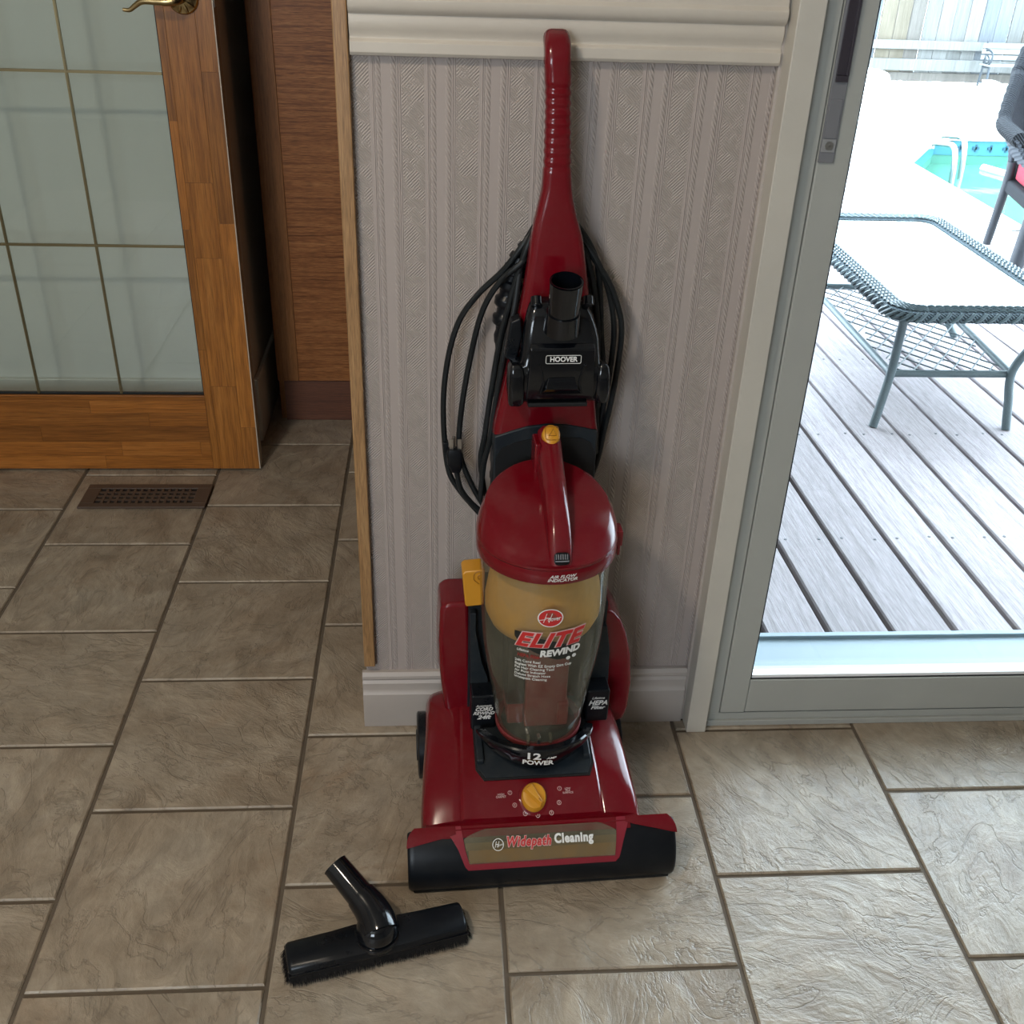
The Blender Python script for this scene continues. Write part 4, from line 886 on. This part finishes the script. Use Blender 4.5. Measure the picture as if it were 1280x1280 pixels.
for i in range(420):
    x = -0.124 + 0.248 * i / 419
    tuft(x, -0.0235, 0.0, -0.0085); tuft(x, -0.0205, 0, -0.004); tuft(x, 0.0225, 0.0, 0.004)
for i in range(90):
    y = -0.024 + 0.048 * i / 89
    for sg in (-1, 1): tuft(sg * 0.1235, y, sg * 0.009, 0); tuft(sg * 0.121, y, sg * 0.003, 0)
tag(M('bristles', (BV, BF), MT['bristle'], fb), kind='stuff')
M('bristle_block', bx(-0.121, 0.121, -0.0205, 0.0205, 0.004, 0.017), MT['bristle'], fb)
# swivel housing
M('swivel_housing', lathe([(0.0, 0.068), (0.012, 0.067), (0.021, 0.062), (0.0275, 0.053), (0.0290, 0.043), (0.0285, 0.035), (0.031, 0.0325), (0.031, 0.028)], 32, (0.0, -0.001), cap=False), MT['blkg'], fb)
M('swivel_ring', tube([(0.0305 * math.cos(a), -0.001 + 0.0305 * math.sin(a), 0.0335) for a in [2 * math.pi * j / 28 for j in range(28)]], 0.0022, 7, closed=True), MT['blkg'], fb)
M('swivel_neck', tube(spline([(0.004, -0.010, 0.045), (0.002, 0.006, 0.052), (-0.004, 0.024, 0.060), (-0.014, 0.042, 0.068)]), [0.0272, 0.0273, 0.0273, 0.0272, 0.027, 0.0268, 0.0265, 0.0262, 0.0258, 0.0254, 0.025, 0.0246, 0.0242, 0.0238, 0.0234, 0.023, 0.0226, 0.0222, 0.0218], 28), MT['blkg'], fb)
a_, b_ = Vector((-0.012, 0.038, 0.066)), Vector((-0.0420, 0.0860, 0.0900))
M('tube_end', cat(tube([a_, a_ + (b_ - a_) * 0.12, b_], [0.0218, 0.0200, 0.0185], 28, cap=False), tube([b_, a_ + (b_ - a_) * 0.35], [0.0166, 0.0166], 28, cap=True), tube([b_ - (b_ - a_) * 0.02, b_], [0.0189, 0.0189], 28, cap=False)), MT['blkg'], fb)
M('tube_rib', tube([a_ + Vector((0.010, 0.0, .0155)), b_ + Vector((0.009, 0.0, .0125))], 0.0010, 6), MT['blkg'], fb)
# ================================================================== OUTSIDE: deck, pool, fence
MT['deck'] = wood_mat('weathered_pink_grey_deck_wood', (0.19, 0.160, 0.162), (0.285, 0.248, 0.254), (0.345, 0.31, 0.32), 1, 0.75, 1.4, 1, 0.55)
MT['deckx'] = wood_mat('weathered_deck_wood_crosswise', (0.36, 0.33, 0.33), (0.46, 0.43, 0.43), (0.53, 0.51, 0.51), 0, 0.75, 1.0, 1, 0.35)
MT['joist'] = painted('joist_gap_brown', (0.22, 0.18, 0.155), 0.9)
MT['concrete'] = painted('pale_concrete', (0.72, 0.72, 0.70), 0.8, 0.15)
MT['coping'] = painted('white_pool_coping', (0.82, 0.82, 0.80), 0.5, 0.05)
MT['liner'] = painted('aqua_pool_liner', (0.05, 0.20, 0.145), 0.5, 0.15)
MT['band'] = painted('blue_waterline_band', (0.035, 0.17, 0.23), 0.4, 0.1)
MT['bandmark'] = mat('dark_waterline_motif', (0.012, 0.07, 0.11), 0.4)
MT['nail'] = mat('deck_nail', (0.08, 0.08, 0.09), 0.5)
MT['strand'] = mat('light_woven_strand', (0.055, 0.062, 0.075), 0.7, spec=0.2)
MT['wick'] = wicker_mat('grey_woven_resin', (0.02, 0.03, 0.04), (0.09, 0.12, 0.135), 55)
MT['wickc'] = wicker_mat('charcoal_woven_resin', (0.004, 0.005, 0.007), (0.016, 0.018, 0.024), 45)
for k_ in ('wickc', 'wick'):
    b_ = MT[k_].node_tree.nodes['Principled BSDF']; b_.inputs['Roughness'].default_value = 0.7; b_.inputs['Specular IOR Level'].default_value = 0.2
MT['ctube'] = mat('charcoal_wrapped_tube', (0.022, 0.025, 0.032), 0.5)
MT['gtube'] = mat('grey_green_tube', (0.075, 0.105, 0.115), 0.45)
MT['cush'] = painted('red_cushion_cloth', (0.30, 0.015, 0.035), 0.8, 0.15)
MT['iron'] = mat('dark_cast_iron', (0.035, 0.045, 0.055), 0.5)
MT['slatw'] = painted('white_bench_paint', (0.22, 0.23, 0.225), 0.5, 0.1)
MT['resin'] = mat('white_resin', (0.82, 0.83, 0.83), 0.35)
MT['fences'] = []
for k, (a, b, c) in enumerate([((.11, .11, .10), (.145, .145, .138), (.18, .182, .175)), ((.075, .062, .042), (.105, .088, .062), (.14, .12, .095)), ((.09, .103, .115), (.115, .127, .14), (.15, .158, .165)), ((.06, .055, .047), (.09, .08, .07), (.12, .11, .095)), ((.08, .05, .025), (.11, .07, .038), (.13, .10, .06))]):
    MT['fences'].append(wood_mat('fence_board_wood_%d' % k, a, b, c, 2, 0.8, 0.5, 1, 0.4))
gw = bpy.data.materials.new('pebbled_table_glass'); gw.use_nodes = True; t = NT(gw); t.b.inputs['Base Color'].default_value = (0.62, 0.70, 0.68, 1)
t.b.inputs['Roughness'].default_value = 0.12; t.b.inputs['Alpha'].default_value = 0.72
vv = t.n('ShaderNodeTexVoronoi'); t.t.links.new(t.obj(), vv.inputs['Vector']); vv.inputs['Scale'].default_value = 75
t.bump(vv.outputs['Distance'], 0.5, 0.003)
water = bpy.data.materials.new('pool_water'); water.use_nodes = True; t = NT(water)
t.b.inputs['Base Color'].default_value = (0.10, 0.30, 0.22, 1); t.b.inputs['Roughness'].default_value = 0.04; t.b.inputs['Alpha'].default_value = 0.55
t.bump(t.noise(t.obj(), 5, 3), 0.15, 0.01)
ZD = -0.120
deck = tag(E_('deck', (0.8, 1.82, ZD)), kind='structure')
# boards running away from the house, turned slightly
BA = math.radians(1.8); PB = 0.1485
dx, dy = math.sin(BA) * -1, math.cos(BA)
bm_ = None
for k in range(-4, 24):
    xg = 0.843 + PB * k           # right-hand gap position at y = 3
    def bd(lx, ly, lz): return (lx, ly, lz)
    ylen0, ylen1 = 1.715, 4.62
    if bm_ is None:
        w2 = (PB - 0.0125) / 2
        bm_ = M('deck_board', cat(slab_mesh(w2 * 2, 2.905, 0.03, 0.004)), MT['deck'], deck, angle=20); o = bm_
    else: o = copy(bm_)
    ym = (ylen0 + ylen1) / 2
    o.location = (xg - PB / 2 + dx / dy * (ym - 3) - 0.8, ym - 1.82, 0); o.rotation_euler = (0, 0, BA)
# nails along two joists: heads joined per row
nv = []
for yj in (2.25, 2.86, 3.47, 4.08):
    for k in range(-2, 23):
        for e in (0.030, PB - 0.030):
            x = 0.843 + PB * (k - 1) + e + dx / dy * (yj - 3) + R.uniform(-.004, .004); y = yj + R.uniform(-.006, .006)
            nv.append(moved(lathe([(0.0, 0.0016), (0.004, 0.0014), (0.0046, -0.001)], 7, cap=False), (x - 0.8, y - 1.82, 0)))
tag(M('nail_heads', cat(*nv), MT['nail'], deck), kind='stuff')
bx_ = None
y = 4.632
while y < 7.2:
    if bx_ is None: bx_ = M('cross_board', slab_mesh(3.1, PB - 0.008, 0.03, 0.004), MT['deckx'], deck, angle=20); o = bx_
    else: o = copy(bx_)
    o.location = ((2.94 + -0.16) / 2 - 0.8, y + PB / 2 - 1.82, 0)
    if y < 5.2:
        o2 = copy(bx_); o2.location = (2.94 + 1.555 - 0.8, y + PB / 2 - 1.82, 0)
    y += PB
ST('ground', bx(-3, 14, 1.62, 10.6, -1.60, -1.45), MT['joist'])
ST('joist_bed', cat(bx(-0.3, 4.6, 1.62, 5.22, -0.30, -0.155), bx(-0.3, 2.94, 5.22, 7.25, -0.30, -0.155)), MT['joist'])
# pool: basin with cut corner
PO = [(3.02, 5.25), (3.02, 6.78), (3.58, 7.66), (9.5, 7.66), (9.5, 5.25)]
def pool_wall(z0, z1, inset=0.0, th=0.05):
    q = []
    for (a, b), (c, d) in zip(PO, PO[1:] + PO[:1]):
        n = Vector((d - b, -(c - a))).normalized(); o_ = n * -1
        q.append(loft([[(a + n.x * inset, b + n.y * inset, z) for z in (z0, z1)] + [(a - n.x * th, b - n.y * th, z) for z in (z1, z0)],
                       [(c + n.x * inset, d + n.y * inset, z) for z in (z0, z1)] + [(c - n.x * th, d - n.y * th, z) for z in (z1, z0)]]))
    return cat(*q)
pool = tag(E_('pool', (3.02, 5.25, 0)), kind='structure')
mv = lambda VF: moved(VF, (-3.02, -5.25, 0))
M('basin_wall', mv(pool_wall(-1.45, -0.125)), MT['liner'], pool)
M('basin_floor', mv(bx(3.02, 9.5, 5.25, 7.66, -1.45, -1.40)), MT['liner'], pool)
M('waterline_band', mv(pool_wall(-0.235, -0.135, 0.006, 0.0)), MT['band'], pool)
mk = []
for i in range(26):
    x = 3.75 + i * 0.115
    mk.append(bx(x, x + 0.05 if i % 2 else x + .03, 7.648, 7.653, -0.195, -0.175)); mk.append(bx(x + .02, x + 0.032, 7.648, 7.653, -0.21, -0.16))
M('band_motif', mv(cat(*mk)), MT['bandmark'], pool)
M('coping', mv(pool_wall(-0.135, -0.105, 0.02, 0.16)), MT['coping'], pool, bevel=0.006)
M('water', mv(([(3.02, 5.25, -0.30), (9.5, 5.25, -0.30), (9.5, 7.66, -0.30), (3.58, 7.66, -0.30), (3.02, 6.78, -0.30)], [(0, 1, 2, 3, 4)])), water, pool)
M('pool_rope', mv(tube(spline([(3.9, 7.5, -0.292), (4.1, 7.1, -0.292), (4.6, 6.7, -0.292), (5.6, 6.3, -0.292)]), 0.03, 8)), MT['resin'], pool)
ST('patio_slab', cat(bx(-3, 2.94, 7.25, 10.2, -0.30, -0.125), bx(3.0, 14, 7.83, 10.2, -0.30, -0.125), prism([(2.9, 6.95), (3.0, 6.95), (3.48, 7.70), (3.6, 7.83), (2.9, 7.83)], UV, -0.30, -0.127), bx(4.6, 9.7, 1.62, 5.09, -0.30, -0.125), bx(9.66, 14, 1.62, 7.9, -.3, -.125)), MT['concrete'])
def rail_(x, y, h, nm):
    return tube(spline([(x, y, -0.11), (x, y, -0.11 + h * 0.7), (x + .03, y - .08, -0.11 + h), (x + .05, y - .24, -0.11 + h * 0.8), (x + .05, y - .30, -0.33), (x + .05, y - .30, -0.6)]), 0.019, 10)
ld = E_('pool_ladder', (3.30, 7.45, ZD), label='pale metal pool ladder at the cut corner of the pool', cat='pool ladder')
M('rail', moved(rail_(3.36, 7.22, 0.05, 0), (-3.30, -7.45, -ZD)), MT['steel'], ld); M('rail', moved(rail_(3.55, 7.50, 0.05, 0), (-3.30, -7.45, -ZD)), MT['steel'], ld)
M('rung', moved(tube([(3.41, 6.92, -0.40), (3.60, 7.20, -0.40)], 0.015, 8), (-3.30, -7.45, -ZD)), MT['steel'], ld)
# fence
YF = 10.42
fence = E_('board_fence', (4.0, YF, ZD), label='weathered vertical-board fence with horizontal rails behind the pool', cat='fence')
fbm = [None] * 5
x = 0.4; k = 0
pick = random.Random(11)
while x < 9.6:
    i = pick.choice([0, 0, 0, 2, 1, 1, 3, 0]) if not (5.75 < x < 6.15) else 4
    if fbm[i] is None: fbm[i] = M('fence_board', slab_mesh(0.132, 0.02, 1.95, 0.002), MT['fences'][i], fence, angle=20); o = fbm[i]
    else: o = copy(fbm[i])
    o.location = (x - 4.0, pick.uniform(-0.006, 0.006), 1.95 + 0.03); x += 0.139
for z0, z1 in ((0.285, 0.36), (0.10, 0.20), (1.45, 1.54)):
    M('fence_rail', bx(-3.6, 5.6, -0.055, -0.015, z0, z1), MT['fences'][0], fence, bevel=0.004)
M('kick_board', bx(-3.6, 5.6, -0.02, 0.02, 0.0, 0.08), MT['fences'][3], fence, bevel=0.003)
# pebbly strip at the foot of the fence
pv = []
for i in range(420):
    px_, py_ = R.uniform(2.5, 8.2), R.uniform(10.25, 10.345); s_ = R.uniform(0.015, 0.035)
    pv.append(moved(lathe([(0.0, s_ * .6), (s_ * .8, s_ * .35), (s_, 0.0)], 6, cap=False), (px_, py_, -0.122)))
tag(M('gravel', cat(*pv), MT['concrete']), label='pale pebbles and debris along the foot of the fence', cat='gravel', kind='stuff')
# bench
bn = E_('garden_bench', (5.05, 10.03, ZD), label='slatted garden bench with cast-iron ends before the fence', cat='bench')
bn.scale = (0.5, 0.5, 0.5)
def bench_end(x):
    return cat(tube([(x, 0.02, 0.0), (x, 0.06, 0.38)], 0.022, 8), tube([(x, 0.36, 0.0), (x, 0.30, 0.38), (x, 0.34, 0.78)], 0.020, 8), tube([(x, 0.05, 0.36), (x, 0.32, 0.34)], 0.022, 8), tube([(x, 0.04, 0.09), (x, 0.35, 0.09)], 0.012, 8),
               tube(spline([(x, 0.33, 0.62), (x, 0.20, 0.64), (x, 0.06, 0.60), (x, 0.03, 0.52), (x, 0.10, 0.40)]), 0.018, 8), tube(spline([(x, 0.28, 0.56), (x, 0.16, 0.52), (x, 0.14, 0.44), (x, 0.24, 0.42), (x, 0.28, 0.5)]), 0.012, 7))
M('iron_end', bench_end(0.0), MT['iron'], bn); M('iron_end', bench_end(1.25), MT['iron'], bn)
for z in (0.47, 0.57, 0.67): M('back_slat', bx(-0.08, 1.33, 0.30, 0.325, z, z + 0.075), MT['slatw'], bn, bevel=0.004)
for q in range(4): M('seat_slat', bx(-0.08, 1.33, 0.02 + q * 0.075, 0.075 + q * 0.075, 0.385, 0.405), MT['slatw'], bn, bevel=0.004)
# white resin lounger
lg = E_('pool_lounger', (3.22, 8.15, ZD), math.radians(-12), label='white resin lounger with slotted rounded backrest beside the pool', cat='lounger')
lg.scale = (0.58, 0.58, 0.5)
ringsL = []
for t_ in lin(0, 1, 14):
    z = 0.30 + 0.40 * math.sin(t_ * 1.25); y_ = 0.05 + 0.62 * t_; w_ = 0.30 * (1 - max(0, t_ - .72) ** 2 * 5.5)
    ringsL.append([(x_, y_ + 0.02 * o_, z - 0.03 * o_ + 0.015 * math.cos(x_ / w_ * 1.5)) for o_ in (0, 1) for x_ in (lin(-w_, w_, 9) if o_ == 0 else lin(w_, -w_, 9))])
M('backrest', loft(ringsL), MT['resin'], lg, angle=50)
for q in range(3):
    M('back_slot', tube([(-0.24 + q * 0.065, 0.10 + 0.62 * tt_, 0.330 + 0.40 * math.sin(tt_ * 1.25)) for tt_ in lin(0.02, 0.9, 8)], 0.018, 6), MT['grip'], lg)
M('seat_shell', loft([[(x_ , y_, z_ + 0.02 * math.cos(x_ * 4)) for x_ in lin(-0.30, 0.30, 7)] + [(x_, y_, z_ - 0.035) for x_ in lin(0.30, -0.30, 7)] for y_, z_ in ((-1.15, 0.26), (-0.7, 0.30), (-0.3, 0.29), (0.06, 0.31))]), MT['resin'], lg)
for sx_ in (-0.26, 0.26):
    for yy in (-0.95, 0.12): M('leg', loft([[(sx_ + a, yy + b, z_) for a, b in rrect(0, 0, 0.03 * s_, 0.035 * s_, 0.01)] for z_, s_ in ((0, .8), (0.29, 1.1))]), MT['resin'], lg)
# loose stones beyond the pool
rk = M('garden_stone', loft([[(a * s_ + o_, b * s_, z) for a, b in ((-0.17, -0.09), (0.02, -0.13), (0.2, -0.05), (0.16, 0.11), (-0.08, 0.12))] for z, s_, o_ in ((0, 1, 0), (0.10, 0.85, 0.03), (0.17, 0.35, -0.06))]), MT['gtube'] if False else painted('grey_stone', (0.36, 0.38, 0.36), 0.85), None, loc=(4.78, 9.38, -0.125), angle=20)
tag(rk, label='angular grey stone on the white ground beyond the pool', cat='stone')

# ------------------------------------------------------------------ glass coffee table
TX0, TX1, TY0, TY1 = 1.335, 1.945, 2.865, 3.985
tb = E_('coffee_table', (1.64, 3.42, ZD), label='woven-rim coffee table with pebbled glass top and lattice shelf on deck', cat='table')
def MTB(n, vf, m, p=tb, **k): return M(n, moved(vf, (-1.64, -3.42, 0)), m, p, **k)
H0 = 0.39
outer = rrect(1.64, 3.425, 0.305, 0.56, 0.085, 6); inner = rrect(1.64, 3.425, 0.235, 0.49, 0.05, 6)
def ringP(P, z): return [(a, b, z) for a, b in P]
n_ = len(outer)
mid = rrect(1.64, 3.425, 0.300, 0.555, 0.082, 6)
rim = [ringP(inner, H0 - 0.012), ringP(inner, H0), ringP(rrect(1.64, 3.425, 0.27, 0.525, 0.07, 6), H0 + 0.006), ringP(mid, H0 + 0.002), ringP(outer, H0 - 0.006), ringP(outer, H0 - 0.026), ringP(rrect(1.64, 3.425, 0.285, 0.54, 0.075, 6), H0 - 0.030)]
MTB('woven_rim', loft(rim, cap=False), MT['wick'])
# braided edge strands as real bumps
def along(P, step):
    out = []; Pc = P + P[:1]
    for (a, b), (c, d) in zip(Pc, Pc[1:]):
        L_ = math.hypot(c - a, d - b); m_ = max(1, int(L_ / step))
        for i in range(m_): out.append((a + (c - a) * i / m_, b + (d - b) * i / m_, (c - a) / L_, (d - b) / L_))
    return out
sv = []
for (a, b, cx_, cy_) in along(outer, 0.034):
    sv.append(tube([(a - cx_ * .016, b - cy_ * .016, H0 - 0.024), (a + cy_ * .003, b - cx_ * .003, H0 - 0.012), (a + cx_ * .016 - cy_ * .006, b + cy_ * .016 + cx_ * .006, H0 + 0.001)], 0.0058, 6))
tag(MTB('edge_braid', cat(*sv), MT['gtube']), kind='stuff')
sv = []
for off_ in (0.250, 0.263, 0.276, 0.289):
    P = rrect(1.64, 3.425, off_, off_ + 0.255, 0.055 + (off_ - .25) * .7, 6)
    for j, (a, b, cx_, cy_) in enumerate(along(P, 0.024)):
        z = H0 + 0.006
        sv.append(tube([(a - cx_ * .010 - cy_ * .004, b - cy_ * .010 + cx_ * .004, z), (a, b, z + 0.003), (a + cx_ * .010 + cy_ * .004, b + cy_ * .010 - cx_ * .004, z)], 0.0036, 5))
tag(MTB('rim_weave', cat(*sv), MT['gtube']), kind='stuff')
MTB('glass_top', loft([ringP(inner, H0 - 0.010), ringP(inner, H0 - 0.004)]), gw)
legs = [((1.372, 2.915), (1.405, 2.945), (1.40, 2.93)), ((1.800, 2.895), (1.795, 2.945), (1.885, 2.935)), ((1.985, 3.70), (1.90, 3.79), (1.905, 3.89)), ((1.40, 3.93), (1.41, 3.85), (1.40, 3.91))]
for f_, m_, t_ in legs:
    MTB('leg', tube(spline([(*f_, 0.0), ((f_[0] + m_[0]) / 2, (f_[1] + m_[1]) / 2, 0.08), (*m_, 0.18), ((m_[0] + t_[0]) / 2, (m_[1] + t_[1]) / 2, 0.28), (*t_, H0 - 0.03)], 5), 0.0135, 12), MT['gtube'])
SHZ = 0.165
shp = [(1.41, 2.955), (1.80, 2.955), (1.86, 3.78), (1.42, 3.80)]
fr_ = MTB('shelf_frame', cat(*[tube([(*a, SHZ), (*b, SHZ)], 0.0115, 10) for a, b in zip(shp, shp[1:] + shp[:1])]), MT['gtube'])
lv = []
for i in range(-26, 30):
    for sg in (1, -1):
        pts = []
        for y_ in lin(2.955, 3.79, 15):
            x_ = 1.60 + i * 0.062 + sg * (y_ - 3.37) * 0.75
            k_ = (y_ - 2.955) / 0.835; xl, xr = 1.41 + .01 * k_, 1.80 + .06 * k_
            if xl - 1e-3 <= x_ <= xr + 1e-3: pts.append((x_, y_, SHZ + 0.002 * sg))
        if len(pts) >= 2: lv.append(tube([pts[0], pts[-1]], 0.0026, 5, cap=False))
MTB('lattice', cat(*lv), MT['gtube'], tb)
# ------------------------------------------------------------------ wicker armchair, facing the house
wc = E_('wicker_armchair', (2.95, 4.645, ZD), math.radians(-11.7), label='high-backed charcoal wicker armchair with red seat cushion on the deck', cat='chair')
def shell(a, t):
    """a: -1 left front .. 0 back centre .. +1 right front ; t: 0 seat level .. 1 top edge"""
    th = a * 1.0; k = abs(a)
    bx0 = 0.345 * math.sin(min(1.0, k * 1.25) * math.pi / 2) * (1 if a >= 0 else -1)
    y_ = 0.30 - (0.02 if k < .4 else 0) - (0.58 * max(0, (k - 0.42) / 0.58))
    top = 0.98 - 0.10 * (k / 0.42) ** 2 if k < 0.42 else 0.88 - 0.28 * min(1, ((k - 0.42) / 0.22)) ** 0.9 if k < 0.64 else 0.60 - 0.03 * (k - .64)
    zb = 0.30 if k < 0.46 else 0.46
    z = zb + (top - zb) * t
    fl_ = 0.035 * t
    return (bx0 * (1 + 0.30 * t), y_ + fl_ * (1 if k < .5 else .2), z)
V, F = grid(lambda a, t, o: tuple(Vector(shell(a, t)) + Vector((-o if a > .45 else (o if a < -.45 else 0), -o if abs(a) <= .45 else 0, 0))), lin(-1, 1, 41), lin(0, 1, 12), 0.022)
sh_ = M('woven_shell', (V, F), MT['wickc'], wc, angle=60)
M('rolled_edge', tube([shell(a, 1.0) for a in lin(-1, 1, 150)], [0.035 if i % 2 else 0.031 for i in range(150)], 12), MT['wickc'], wc, angle=25)
sv = []
for q_, t_ in enumerate(lin(0.04, 0.97, 17)):
    sv.append(tube([Vector(shell(a, t_)) + Vector((0.016 * (1 if a > 0 else -1) if abs(a) > .4 else 0, (0.016 if abs(a) <= .62 else 0), 0.0)) + Vector((0, 0, 0.004 if (i_ + q_) % 2 else -0.004)) for i_, a in enumerate(lin(-1, 1, 60))], 0.0085, 6))
tag(M('weave_strands', cat(*sv), MT['strand'], wc), kind='stuff')
M('seat_base', bx(-0.30, 0.30, -0.30, 0.30, 0.26, 0.32), MT['wickc'], wc, bevel=0.015)
M('seat_cushion', loft([[(a, b, z) for a, b in rrect(0, -0.03, 0.275 * s_, 0.29 * s_, 0.06)] for z, s_ in ((0.32, .94), (0.335, 1.0), (0.40, 1.0), (0.425, .9), (0.43, .6))]), MT['cush'], wc, angle=50)
for px_, py_, ox_, oy_, r_ in ((-0.29, 0.26, -0.015, 0.02, 0.023), (0.29, 0.26, 0.015, 0.02, 0.023), (-0.31, -0.28, -0.03, -0.03, 0.036), (0.31, -0.28, 0.03, -0.03, 0.036)):
    M('leg', tube([(px_ + ox_, py_ + oy_, 0.0), (px_, py_, 0.30), (px_, py_, 0.56 if py_ < 0 else 0.4)], [r_ * .85, r_, r_], 12), MT['ctube'], wc)
M('front_apron', bx(-0.29, 0.29, -0.31, -0.29, 0.12, 0.28), MT['wickc'], wc, bevel=0.006)
